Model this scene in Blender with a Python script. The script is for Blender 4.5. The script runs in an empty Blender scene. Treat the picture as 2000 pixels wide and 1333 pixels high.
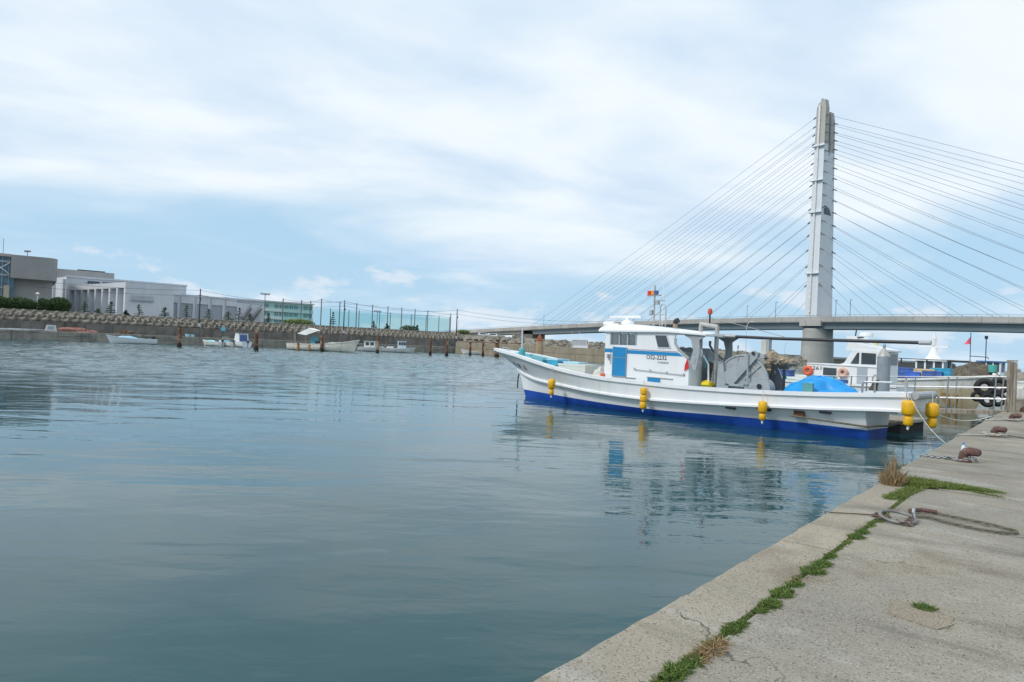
import bpy, math, random
from mathutils import Vector, Matrix
random.seed(7)
R = math.radians
SC = bpy.context.scene
COL = SC.collection
# ------------------------------------------------------------------ camera
FPX, HW = 1333.0, 2.2
ROLL = R(2.35); PITCH = math.atan((679.0-666.5)*math.cos(ROLL)/FPX)
_c, _s = math.cos(PITCH), math.sin(PITCH)
def _p(v): return Vector((v[0], _c*v[1]-_s*v[2], _s*v[1]+_c*v[2]))
CR = _p((math.cos(ROLL), 0, math.sin(ROLL))); CU = _p((-math.sin(ROLL), 0, math.cos(ROLL))); CF = _p((0, 1, 0))
cam = bpy.data.cameras.new('camera'); camo = bpy.data.objects.new('camera', cam); COL.objects.link(camo)
cam.sensor_width = 36; cam.lens = 36*FPX/2000; cam.clip_start = 0.1; cam.clip_end = 20000
m = Matrix.Identity(4)
for i in range(3): m[i][0] = CR[i]; m[i][1] = CU[i]; m[i][2] = -CF[i]
m[2][3] = HW
camo.matrix_world = m; SC.camera = camo
def ray(px, py): return CF+CR*((px-1000)/FPX)+CU*((666.5-py)/FPX)
def onz(px, py, z=0.0): d = ray(px, py); return Vector((0, 0, HW))+d*((z-HW)/d.z)
def atY(px, py, Y): d = ray(px, py); return Vector((0, 0, HW))+d*(Y/d.y)
def proj(p): v = Vector(p)-Vector((0, 0, HW)); z = v.dot(CF); return 1000+FPX*v.dot(CR)/z, 666.5-FPX*v.dot(CU)/z
# ------------------------------------------------------------------ world, sun, exposure
SUN_DIR = Vector((-0.72, -0.42, 0.80)).normalized()
wd = bpy.data.worlds.new('World'); SC.world = wd; wd.use_nodes = True
nt = wd.node_tree; nt.nodes.clear()
def N(t, ty, **k):
    n = t.nodes.new(ty)
    for a, b in k.items(): setattr(n, a, b)
    return n
def link(t, a, b): t.links.new(a, b)
def math_(t, op, a, b=None, clamp=False):
    n = N(t, 'ShaderNodeMath', operation=op); n.use_clamp = clamp
    for i, v in enumerate((a, b)):
        if v is None: continue
        if isinstance(v, (int, float)): n.inputs[i].default_value = v
        else: link(t, v, n.inputs[i])
    return n.outputs[0]
def smooth(t, v, a, b):
    n = N(t, 'ShaderNodeMapRange', interpolation_type='SMOOTHSTEP')
    link(t, v, n.inputs[0]); n.inputs[1].default_value = a; n.inputs[2].default_value = b
    return n.outputs[0]
def mixc(t, fac, a, b, mode='MIX'):
    n = N(t, 'ShaderNodeMix', data_type='RGBA', blend_type=mode)
    if isinstance(fac, (int, float)): n.inputs[0].default_value = fac
    else: link(t, fac, n.inputs[0])
    for i, v in ((6, a), (7, b)):
        if isinstance(v, (tuple, list)): n.inputs[i].default_value = (*v[:3], 1)
        else: link(t, v, n.inputs[i])
    return n.outputs[2]
def noise(t, vec, scale, detail=4, rough=0.55, dist=0.0):
    n = N(t, 'ShaderNodeTexNoise'); n.inputs['Scale'].default_value = scale; n.inputs['Detail'].default_value = detail
    n.inputs['Roughness'].default_value = rough; n.inputs['Distortion'].default_value = dist
    if vec is not None: link(t, vec, n.inputs['Vector'])
    return n.outputs['Fac']
def mapping(t, vec, scale=(1, 1, 1), rot=(0, 0, 0), loc=(0, 0, 0)):
    n = N(t, 'ShaderNodeMapping'); n.inputs['Scale'].default_value = scale; n.inputs['Rotation'].default_value = rot
    n.inputs['Location'].default_value = loc; link(t, vec, n.inputs['Vector']); return n.outputs[0]
tc = N(nt, 'ShaderNodeTexCoord'); sep = N(nt, 'ShaderNodeSeparateXYZ'); link(nt, tc.outputs['Generated'], sep.inputs[0])
sky = N(nt, 'ShaderNodeTexSky', sky_type='NISHITA'); sky.sun_disc = False
sky.sun_elevation = math.asin(SUN_DIR.z); sky.sun_rotation = math.atan2(SUN_DIR.x, SUN_DIR.y); sky.dust_density = 1.6; sky.ozone_density = 1.4
el = sep.outputs[2]
den = math_(nt, 'ADD', math_(nt, 'MAXIMUM', el, 0.0), 0.15)
cmb = N(nt, 'ShaderNodeCombineXYZ')
link(nt, math_(nt, 'DIVIDE', sep.outputs[0], den), cmb.inputs[0]); link(nt, math_(nt, 'DIVIDE', sep.outputs[1], den), cmb.inputs[1])
pv = mapping(nt, cmb.outputs[0], scale=(0.8, 0.95, 1), rot=(0, 0, R(-28)), loc=(0.35, 1.7, 0))
n1 = noise(nt, pv, 0.7, 7, 0.52, 0.5)
bias = math_(nt, 'MULTIPLY', smooth(nt, el, 0.11, 0.27), 0.36)
cov = smooth(nt, math_(nt, 'ADD', n1, bias), 0.45, 0.78)
# low heaped clouds standing on the horizon
az = N(nt, 'ShaderNodeMath', operation='ARCTAN2'); link(nt, sep.outputs[0], az.inputs[0]); link(nt, sep.outputs[1], az.inputs[1])
cl = N(nt, 'ShaderNodeCombineXYZ'); link(nt, math_(nt, 'SUBTRACT', az.outputs[0], .11), cl.inputs[0]); link(nt, math_(nt, 'MULTIPLY', el, 2.2), cl.inputs[1])
n3 = noise(nt, cl.outputs[0], 8.0, 6, 0.55)
lowb = math_(nt, 'SUBTRACT', n3, math_(nt, 'MULTIPLY', math_(nt, 'ABSOLUTE', math_(nt, 'SUBTRACT', el, 0.04)), 2.2))
low = math_(nt, 'MULTIPLY', smooth(nt, lowb, 0.46, 0.55), 0.75)
n2 = noise(nt, mapping(nt, pv, scale=(1.0, 1.4, 1), loc=(4, 2, 0)), 1.2, 5, 0.5, 0.3)
ccol = mixc(nt, smooth(nt, n2, 0.34, 0.62), (6.5, 7.95, 9.6), (9.2, 9.85, 10.3))
hz = math_(nt, 'POWER', math_(nt, 'SUBTRACT', 1.0, math_(nt, 'MAXIMUM', el, 0.0)), 14.0)
blue = mixc(nt, 0.8, sky.outputs[0], (4.9, 7.5, 9.75))
blue = mixc(nt, math_(nt, 'MULTIPLY', hz, 0.5), blue, (5.5, 7.6, 9.7))
blue = mixc(nt, low, blue, (7.6, 8.4, 9.3))
skc = mixc(nt, math_(nt, 'MULTIPLY', cov, 0.95), blue, ccol)
bg = N(nt, 'ShaderNodeBackground'); bg.inputs[1].default_value = 0.1; link(nt, skc, bg.inputs[0])
wo = N(nt, 'ShaderNodeOutputWorld'); link(nt, bg.outputs[0], wo.inputs[0])
sl = bpy.data.lights.new('sun', 'SUN'); sl.energy = 2.0; sl.angle = R(10); sl.color = (1, 0.96, 0.9)
so = bpy.data.objects.new('sun', sl); COL.objects.link(so); so.rotation_euler = SUN_DIR.to_track_quat('Z', 'Y').to_euler()
so.location = (0, 0, 60)
SC.view_settings.view_transform = 'Standard'; SC.view_settings.look = 'None'; SC.view_settings.exposure = 0; SC.view_settings.gamma = 1
# ------------------------------------------------------------------ materials
MATS = {}
def mat(name, col, rough=0.6, var=0.12, vs=1.5, metal=0.0, bump=0.0, bs=40.0, stain=None, sts=(1, 1, 1), stamt=(0.5, 0.7), spec=0.5, streak=None):
    if name in MATS: return MATS[name]
    M = bpy.data.materials.new(name); M.use_nodes = True; t = M.node_tree
    b = t.nodes['Principled BSDF']; g = N(t, 'ShaderNodeNewGeometry'); P = g.outputs['Position']
    n = noise(t, P, vs, 5, 0.6)
    lo = tuple(c*(1-var) for c in col); hi = tuple(min(1, c*(1+var)) for c in col)
    c = mixc(t, smooth(t, n, 0.3, 0.7), lo, hi)
    if stain:
        s = noise(t, mapping(t, P, scale=sts), 1.0, 6, 0.65)
        c = mixc(t, smooth(t, s, *stamt), c, stain)
    if streak:
        s = noise(t, mapping(t, P, scale=(1.6, 1.6, 0.12)), 1.0, 5, 0.6)
        c = mixc(t, smooth(t, s, 0.5, 0.75), c, streak)
    link(t, c, b.inputs['Base Color']); b.inputs['Roughness'].default_value = rough; b.inputs['Metallic'].default_value = metal
    b.inputs['Specular IOR Level'].default_value = spec
    if bump:
        bn = N(t, 'ShaderNodeBump'); bn.inputs['Strength'].default_value = bump; bn.inputs['Distance'].default_value = 0.02
        link(t, noise(t, P, bs, 5, 0.6), bn.inputs['Height']); link(t, bn.outputs[0], b.inputs['Normal'])
    MATS[name] = M; return M
def glass(name, tint=(0.9, 0.94, 0.95), alpha=0.25):
    M = bpy.data.materials.new(name); M.use_nodes = True; t = M.node_tree; t.nodes.clear()
    o = N(t, 'ShaderNodeOutputMaterial'); tr = N(t, 'ShaderNodeBsdfTransparent'); tr.inputs[0].default_value = (*tint, 1)
    gl = N(t, 'ShaderNodeBsdfGlossy'); gl.inputs['Roughness'].default_value = 0.03
    fr = N(t, 'ShaderNodeFresnel'); fr.inputs[0].default_value = 1.5
    mx = N(t, 'ShaderNodeMixShader'); link(t, math_(t, 'ADD', fr.outputs[0], alpha*0.2), mx.inputs[0])
    link(t, tr.outputs[0], mx.inputs[1]); link(t, gl.outputs[0], mx.inputs[2]); link(t, mx.outputs[0], o.inputs[0])
    return M
def net_mat(name, col, op, tint=(1, 1, 1)):
    M = bpy.data.materials.new(name); M.use_nodes = True; t = M.node_tree; t.nodes.clear()
    o = N(t, 'ShaderNodeOutputMaterial'); tr = N(t, 'ShaderNodeBsdfTransparent'); df = N(t, 'ShaderNodeBsdfDiffuse'); df.inputs[0].default_value = (*col, 1)
    mx = N(t, 'ShaderNodeMixShader'); mx.inputs[0].default_value = op
    tr.inputs[0].default_value = (*tint, 1); link(t, tr.outputs[0], mx.inputs[1]); link(t, df.outputs[0], mx.inputs[2]); link(t, mx.outputs[0], o.inputs[0]); return M
WHITE = mat('boat_white', (0.82, 0.835, 0.85), 0.35, 0.03, 1.2, streak=(0.76, 0.77, 0.76))
OLDWHITE = mat('weathered_white', (0.8, 0.79, 0.76), 0.5, 0.08, 1.5, streak=(0.55, 0.46, 0.34))
CREAM = mat('cream_hull', (0.6, 0.52, 0.36), 0.5, 0.12, 1.5, streak=(0.4, 0.27, 0.13))
BLUEP = mat('blue_antifoul', (0.015, 0.08, 0.42), 0.5, 0.15, 2, stain=(0.012, 0.05, 0.26), sts=(.6, .6, 3), stamt=(.5, .75))
HULLW = mat('hull_white', (0.82, 0.835, 0.85), 0.33, 0.03, 1.2, streak=(0.75, 0.755, 0.74), stain=(0.6, 0.5, 0.38), sts=(2.6, 2.6, .35), stamt=(.63, .8))
SKYBLUE = mat('sky_blue_paint', (0.015, 0.24, 0.52), 0.4, 0.05)
TEAL = mat('teal_deck', (0.10, 0.36, 0.42), 0.6, 0.15, 2)
PTEAL = mat('pale_teal', (0.33, 0.62, 0.66), 0.6, 0.12, 2)
GREY = mat('grey_paint', (0.36, 0.39, 0.41), 0.5, 0.1, 3, stain=(0.24, 0.24, 0.23), sts=(3, 3, 3), stamt=(.55, .75))
GALV = mat('galvanised', (0.42, 0.41, 0.39), 0.5, 0.12, 6, 0.3, stain=(0.2, 0.13, 0.09), sts=(5, 5, 5), stamt=(.58, .75))
STEEL = mat('stainless', (0.45, 0.46, 0.47), 0.32, 0.1, 5, 0.85)
DARK = mat('dark_paint', (0.02, 0.022, 0.028), 0.5, 0.2)
RUBBER = mat('black_rubber', (0.015, 0.015, 0.016), 0.7, 0.25, 6)
YEL = mat('yellow_float', (0.78, 0.43, 0.008), 0.45, 0.1, 7, stain=(0.5, 0.26, 0.01), sts=(9, 9, 5), stamt=(.55, .75))
RUST = mat('rust_pile', (0.14, 0.065, 0.04), 0.85, 0.4, 3, bump=0.5, stain=(0.42, 0.3, 0.2), sts=(1.2, 1.2, 0.7), stamt=(.5, .62))
RUSTB = mat('rust_iron', (0.115, 0.055, 0.045), 0.72, 0.3, 12, bump=0.5, bs=60, stain=(0.2, 0.13, 0.11), sts=(14, 14, 14), stamt=(.5, .7))
RED = mat('red_plastic', (0.65, 0.03, 0.03), 0.5); ORANGE = mat('orange_foam', (0.75, 0.13, 0.05), 0.6); PALEOR = mat('faded_orange', (0.68, 0.42, 0.32), 0.7)
PINK = mat('pink_cloth', (0.85, 0.13, 0.2), 0.8); TARP = mat('blue_tarp', (0.01, 0.3, 0.72), 0.42, 0.1, 2, bump=1.0, bs=5)
BLUEC = mat('blue_crate', (0.06, 0.13, 0.38), 0.5, 0.15, 5); TANC = mat('tan_crate', (0.6, 0.47, 0.3), 0.6, 0.15, 5); CYANC = mat('cyan_plastic', (0.05, 0.36, 0.55), 0.5)
ROPE = mat('rope_grey', (0.18, 0.165, 0.12), 0.9, 0.25, 25, bump=0.8, bs=120); WROPE = mat('rope_white', (0.6, 0.57, 0.5), 0.9, 0.15, 20)
NET = mat('brown_net', (0.34, 0.28, 0.2), 0.95, 0.4, 7, bump=1.0, bs=25); DNET = mat('dark_net', (0.12, 0.1, 0.075), 0.95, 0.4, 5, bump=1.0, bs=20)
PNET = mat('pink_net', (0.33, 0.17, 0.14), 0.95, 0.5, 4, bump=1.0, bs=10); WNET = mat('white_net', (0.6, 0.58, 0.53), 0.95, 0.2, 7, bump=1.0, bs=20)
GLASS = glass('clear_glass'); DGLASS = mat('dark_glass', (0.06, 0.075, 0.085), 0.08, 0.2); WBLUE = mat('pale_blue_plastic', (0.4, 0.66, 0.78), 0.5)
CONC = mat('wharf_concrete', (0.28, 0.265, 0.225), 0.9, 0.2, 0.6, bump=0.3, bs=6, streak=(0.12, 0.115, 0.1), stain=(0.13, 0.12, 0.1), sts=(.15, .15, 1.4), stamt=(.5, .7))
DCONC = mat('dark_wall_concrete', (0.16, 0.15, 0.135), 0.95, 0.25, 0.5, bump=0.3, bs=6, streak=(0.07, 0.068, 0.06))
TCONC = mat('tan_concrete', (0.29, 0.25, 0.185), 0.9, 0.15, 0.4, streak=(0.2, 0.17, 0.125), bump=0.2, bs=5)
ARM = mat('armour_concrete', (0.25, 0.23, 0.195), 0.95, 0.22, 0.8, bump=0.4, bs=5, stain=(0.12, 0.11, 0.09), sts=(.5, .5, .8), stamt=(.5, .75))
LAND = mat('bank_top', (0.19, 0.185, 0.165), 0.95, 0.2, 0.1); PIERC = mat('pier_concrete', (0.42, 0.42, 0.39), 0.9, 0.12, 0.08, streak=(0.33, 0.33, 0.31), stain=(.32, .32, .3), sts=(.03, .03, .5), stamt=(.45, .7))
TOWC = mat('tower_grey', (0.66, 0.69, 0.72), 0.6, 0.05, 0.06, streak=(.58, .61, .64)); TOWB = mat('tower_beige', (0.43, 0.41, 0.37), 0.8, 0.06, 0.1); GIRD = mat('girder_blue_grey', (0.2, 0.25, 0.28), 0.6, 0.08, 0.1)
PARA = mat('parapet_concrete', (0.4, 0.39, 0.37), 0.9, 0.12, 0.15, streak=(0.24, 0.23, 0.21)); CABLE = mat('cable_black', (0.1, 0.11, 0.125), 0.5, 0.1)
BGREY = mat('building_grey', (0.3, 0.3, 0.295), 0.85, 0.06, 0.3); BWHITE = mat('building_white', (0.58, 0.61, 0.65), 0.8, 0.05, 0.3, streak=(0.5, 0.53, 0.56)); SHUT = mat('shutter_grey', (0.33, 0.37, 0.41), 0.6, 0.05, 0.5)
MINT = mat('mint_wall', (0.42, 0.66, 0.62), 0.8, 0.05, 0.3); BGLASS = mat('building_glass', (0.07, 0.15, 0.2), 0.1, 0.3, 0.5); POLE = mat('pole_grey', (0.16, 0.16, 0.16), 0.8, 0.1); DPOLE = mat('pole_dark', (0.06, 0.055, 0.055), 0.8, 0.2)
WOODP = mat('weathered_timber', (0.3, 0.26, 0.21), 0.9, 0.2, 3, stain=(0.17, 0.145, 0.12), sts=(14, 14, .6), stamt=(.48, .62), bump=0.4, bs=20)
def leafmat(name, a, b):
    M = bpy.data.materials.new(name); M.use_nodes = True; t = M.node_tree; bs = t.nodes['Principled BSDF']
    g = N(t, 'ShaderNodeNewGeometry'); link(t, mixc(t, g.outputs['Random Per Island'], a, b), bs.inputs['Base Color']); bs.inputs['Roughness'].default_value = 0.7
    return M
LEAF = leafmat('hedge_leaf', (0.02, 0.05, 0.012), (0.06, 0.11, 0.025)); PINE = leafmat('pine_needles', (0.035, 0.065, 0.035), (0.09, 0.125, 0.07)); TRUNK = mat('bark', (0.1, 0.075, 0.055), 0.9)
GRASS = leafmat('grass_blades', (0.035, 0.085, 0.012), (0.17, 0.24, 0.05)); DRY = leafmat('dry_blades', (0.2, 0.13, 0.06), (0.42, 0.31, 0.17)); OLIVE = leafmat('olive_weed', (0.08, 0.13, 0.02), (0.2, 0.25, 0.06))
# ------------------------------------------------------------------ mesh helpers
class MB:
    def __init__(s): s.v = []; s.f = []
    def add(s, vs, fs):
        o = len(s.v); s.v += [Vector(v) for v in vs]; s.f += [tuple(i+o for i in f) for f in fs]; return s
    def box(s, c, d, rz=0.0, M=None):
        vs = []
        for x in (-.5, .5):
            for y in (-.5, .5):
                for z in (-.5, .5):
                    p = Vector((x*d[0], y*d[1], z*d[2]))
                    if M: p = M @ p
                    elif rz: p = Matrix.Rotation(rz, 3, 'Z') @ p
                    vs.append(p+Vector(c))
        return s.add(vs, [(0, 1, 3, 2), (4, 6, 7, 5), (0, 4, 5, 1), (2, 3, 7, 6), (0, 2, 6, 4), (1, 5, 7, 3)])
    def mm(s, a, b): return s.box([(a[i]+b[i])/2 for i in range(3)], [abs(b[i]-a[i]) for i in range(3)])
    def tube(s, pts, r, n=8, cap=True):
        pts = [Vector(p) for p in pts]; rs = r if isinstance(r, (list, tuple)) else [r]*len(pts); o = len(s.v); up = None
        for i, p in enumerate(pts):
            d = (pts[min(i+1, len(pts)-1)]-pts[max(i-1, 0)]).normalized()
            if up is None: up = Vector((0, 0, 1)) if abs(d.z) < .9 else Vector((1, 0, 0))
            a = d.cross(up).normalized(); b = a.cross(d).normalized(); up = b
            for k in range(n):
                t = 2*math.pi*k/n; s.v.append(p+a*(rs[i]*math.cos(t))+b*(rs[i]*math.sin(t)))
        for i in range(len(pts)-1):
            for k in range(n): s.f.append((o+i*n+k, o+i*n+(k+1) % n, o+(i+1)*n+(k+1) % n, o+(i+1)*n+k))
        if cap: s.f.append(tuple(o+k for k in range(n))[::-1]); s.f.append(tuple(o+(len(pts)-1)*n+k for k in range(n)))
        return s
    def cyl(s, a, b, r, n=12, r2=None): return s.tube([a, b], [r, r if r2 is None else r2], n)
    def lathe(s, prof, c=(0, 0, 0), n=14, M=None):
        o = len(s.v)
        for r, z in prof:
            for k in range(n):
                t = 2*math.pi*k/n; p = Vector((r*math.cos(t), r*math.sin(t), z))
                if M: p = M @ p
                s.v.append(p+Vector(c))
        for i in range(len(prof)-1):
            for k in range(n): s.f.append((o+i*n+k, o+i*n+(k+1) % n, o+(i+1)*n+(k+1) % n, o+(i+1)*n+k))
        s.f.append(tuple(o+k for k in range(n))[::-1]); s.f.append(tuple(o+(len(prof)-1)*n+k for k in range(n))); return s
    def prism(s, poly, a, b, f):      # polygon extruded from a to b; f(u, v, w) -> point
        n = len(poly); vs = [f(u, v, a) for u, v in poly]+[f(u, v, b) for u, v in poly]
        return s.add(vs, [tuple(range(n))[::-1], tuple(range(n, 2*n))]+[(i, (i+1) % n, n+(i+1) % n, n+i) for i in range(n)])
    def loft(s, rows, close=False):
        o = len(s.v); n = len(rows[0])
        for r in rows: s.v += [Vector(p) for p in r]
        for i in range(len(rows)-1):
            for k in range(n-1+(1 if close else 0)): s.f.append((o+i*n+k, o+i*n+(k+1) % n, o+(i+1)*n+(k+1) % n, o+(i+1)*n+k))
        return s
    def torus(s, c, Rr, r, M=None, n=18, k=8):
        o = len(s.v)
        for i in range(n):
            a = 2*math.pi*i/n
            for j in range(k):
                b = 2*math.pi*j/k; p = Vector(((Rr+r*math.cos(b))*math.cos(a), (Rr+r*math.cos(b))*math.sin(a), r*math.sin(b)))
                if M: p = M @ p
                s.v.append(p+Vector(c))
        for i in range(n):
            for j in range(k): s.f.append((o+i*k+j, o+((i+1) % n)*k+j, o+((i+1) % n)*k+(j+1) % k, o+i*k+(j+1) % k))
        return s
    def blob(s, c, d, amp=0.15, n=14, k=9, seed=0, flat=False):    # lumpy heap
        rnd = random.Random(seed); ph = [rnd.uniform(0, 6.28) for _ in range(6)]; rows = []
        for i in range(k+1):
            th = math.pi*(i/k)*(0.5 if flat else 1.0); row = []
            for j in range(n):
                a = 2*math.pi*j/n; w = 1+amp*(math.sin(3*a+ph[0]+2*th)+.7*math.sin(5*a+ph[1]-3*th)+.6*math.sin(7*th+ph[2]+2*a))*math.sin(th+.15)
                w += rnd.uniform(-amp, amp)*.4
                row.append((c[0]+d[0]*w*math.sin(th)*math.cos(a), c[1]+d[1]*w*math.sin(th)*math.sin(a), c[2]+d[2]*w*math.cos(th)))
            rows.append(row)
        return s.loft(rows, True)
    def build(s, name, mt, par=None, world=False, sm=False, kind=None):
        vs = s.v
        if world and par is not None:
            iv = PM[par.name].inverted(); vs = [iv @ v for v in vs]
        me = bpy.data.meshes.new(name); me.from_pydata([tuple(v) for v in vs], [], s.f); me.update()
        if mt: me.materials.append(mt)
        if sm:
            for p in me.polygons: p.use_smooth = True
            try: me.set_sharp_from_angle(angle=R(40))
            except Exception: pass
        o = bpy.data.objects.new(name, me); COL.objects.link(o)
        if par is not None:
            o.parent = par
            if par.name in PM: PM[o.name] = PM[par.name]
        if kind: o['kind'] = kind
        return o
PM = {}
def thing(name, label, cat, loc=(0, 0, 0), rz=0.0, group=None):
    o = bpy.data.objects.new(name, None); COL.objects.link(o); o.empty_display_size = 0.3
    o.location = loc; o.rotation_euler = (0, 0, rz); tag(o, label, cat, group)
    PM[o.name] = Matrix.Translation(Vector(loc)) @ Matrix.Rotation(rz, 4, 'Z'); return o
def tag(o, label, cat, group=None):
    o['label'] = label; o['category'] = cat
    if group: o['group'] = group
    return o
def struct(o): o['kind'] = 'structure'; return o
def copy_of(o, par, loc, rz=0.0, sc=1.0):
    c = o.copy(); COL.objects.link(c); c.parent = par; c.location = loc; c.rotation_euler = (0, 0, rz); c.scale = (sc, sc, sc); return c
def interp(tab, x):
    if x <= tab[0][0]: return tab[0][1]
    for (a, u), (b, v) in zip(tab, tab[1:]):
        if x <= b:
            t = (x-a)/(b-a); return u+(v-u)*t
    return tab[-1][1]
def sinterp(tab, x):    # smooth (Catmull-Rom)
    xs = [p[0] for p in tab]; ys = [p[1] for p in tab]
    if x <= xs[0]: return ys[0]
    if x >= xs[-1]: return ys[-1]
    i = max(k for k in range(len(xs)-1) if xs[k] <= x)
    t = (x-xs[i])/(xs[i+1]-xs[i]); h = xs[i+1]-xs[i]
    m0 = (ys[i+1]-ys[i-1])/(xs[i+1]-xs[i-1]) if i > 0 else (ys[1]-ys[0])/(xs[1]-xs[0])
    m1 = (ys[i+2]-ys[i])/(xs[i+2]-xs[i]) if i+2 < len(xs) else (ys[i+1]-ys[i])/h
    return (2*t**3-3*t*t+1)*ys[i]+(t**3-2*t*t+t)*h*m0+(-2*t**3+3*t*t)*ys[i+1]+(t**3-t*t)*h*m1
def text(name, body, size, par, M, mt, sx=1.0):
    cu = bpy.data.curves.new(name, 'FONT'); cu.body = body; cu.size = size; cu.extrude = 0.003; cu.align_x = 'LEFT'; cu.resolution_u = 2; cu.offset = size*.004
    o = bpy.data.objects.new(name, cu); COL.objects.link(o)
    me = bpy.data.meshes.new_from_object(o); bpy.data.objects.remove(o)
    me.transform(M @ Matrix.Diagonal((sx, 1, 1, 1))); me.materials.clear(); me.materials.append(mt)
    o = bpy.data.objects.new(name, me); COL.objects.link(o); o.parent = par; return o
def leaves(mb, c, d, n, size, rnd, shell=0.55):
    for _ in range(n):
        while True:
            p = Vector((rnd.uniform(-1, 1), rnd.uniform(-1, 1), rnd.uniform(-1, 1)))
            if shell < p.length < 1: break
        q = Vector((c[0]+p.x*d[0], c[1]+p.y*d[1], c[2]+p.z*d[2])); a = Vector((rnd.gauss(0, 1), rnd.gauss(0, 1), rnd.gauss(0, 1))).normalized(); b = a.orthogonal().normalized()
        w = size*rnd.uniform(.6, 1.3); mb.add([q-a*w, q+b*w*.5, q+a*w, q-b*w*.5], [(0, 1, 2, 3)])
# ================================================================== WATER
def water_mat():
    M = bpy.data.materials.new('harbour_water'); M.use_nodes = True; t = M.node_tree; b = t.nodes['Principled BSDF']
    g = N(t, 'ShaderNodeNewGeometry'); P = g.outputs['Position']
    c = mixc(t, smooth(t, noise(t, P, 0.12, 3), 0.35, 0.65), (0.010, 0.058, 0.067), (0.014, 0.070, 0.080))
    link(t, c, b.inputs['Base Color']); b.inputs['Roughness'].default_value = 0.02; b.inputs['IOR'].default_value = 1.33
    Pr = mapping(t, P, rot=(0, 0, R(14)), scale=(0.55, 1.25, 1))
    swell = noise(t, Pr, 0.55, 2, 0.4, 0.6)
    rip = noise(t, mapping(t, P, rot=(0, 0, R(-8)), scale=(0.7, 1.5, 1)), 2.6, 3, 0.5, 0.4)
    fine = noise(t, mapping(t, P, rot=(0, 0, R(22)), scale=(0.8, 1.5, 1)), 8.0, 2, 0.5)
    patch = smooth(t, noise(t, mapping(t, P, scale=(.05, .09, 1), loc=(3.1, 1.2, 0)), 1.0, 3), 0.42, 0.66)
    sp_ = N(t, 'ShaderNodeSeparateXYZ'); link(t, P, sp_.inputs[0])
    far = smooth(t, math_(t, 'SUBTRACT', sp_.outputs[1], math_(t, 'MULTIPLY', sp_.outputs[0], 0.55)), 24.0, 75.0)
    amp = math_(t, 'ADD', math_(t, 'ADD', math_(t, 'MULTIPLY', patch, 0.45), 0.16), math_(t, 'MULTIPLY', far, 2.6))
    h = math_(t, 'ADD', math_(t, 'MULTIPLY', swell, 0.036), math_(t, 'MULTIPLY', math_(t, 'ADD', math_(t, 'MULTIPLY', rip, 0.021), math_(t, 'MULTIPLY', fine, 0.0017)), amp))
    bn = N(t, 'ShaderNodeBump'); bn.inputs['Strength'].default_value = 1.0; bn.inputs['Distance'].default_value = 1.0
    link(t, h, bn.inputs['Height'])
    def slope(vec, sc, det):
        n_ = N(t, 'ShaderNodeTexNoise'); n_.inputs['Scale'].default_value = sc; n_.inputs['Detail'].default_value = det; link(t, vec, n_.inputs['Vector'])
        v_ = N(t, 'ShaderNodeVectorMath', operation='SUBTRACT'); link(t, n_.outputs['Color'], v_.inputs[0]); v_.inputs[1].default_value = (.5, .5, .5); return v_.outputs[0]
    sl_ = N(t, 'ShaderNodeVectorMath', operation='MULTIPLY'); link(t, slope(mapping(t, P, rot=(0, 0, R(10)), scale=(0.5, 1.3, 1)), 1.5, 3), sl_.inputs[0]); sl_.inputs[1].default_value = (.3, .5, 0)
    k_ = N(t, 'ShaderNodeVectorMath', operation='SCALE'); link(t, sl_.outputs[0], k_.inputs[0]); link(t, math_(t, 'ADD', math_(t, 'MULTIPLY', far, math_(t, 'ADD', math_(t, 'MULTIPLY', patch, .6), .7)), math_(t, 'MULTIPLY', patch, 0.05)), k_.inputs['Scale'])
    ad = N(t, 'ShaderNodeVectorMath', operation='ADD'); link(t, bn.outputs[0], ad.inputs[0]); link(t, k_.outputs[0], ad.inputs[1])
    nm = N(t, 'ShaderNodeVectorMath', operation='NORMALIZE'); link(t, ad.outputs[0], nm.inputs[0]); link(t, nm.outputs[0], b.inputs['Normal']); return M
import numpy as np
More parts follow.
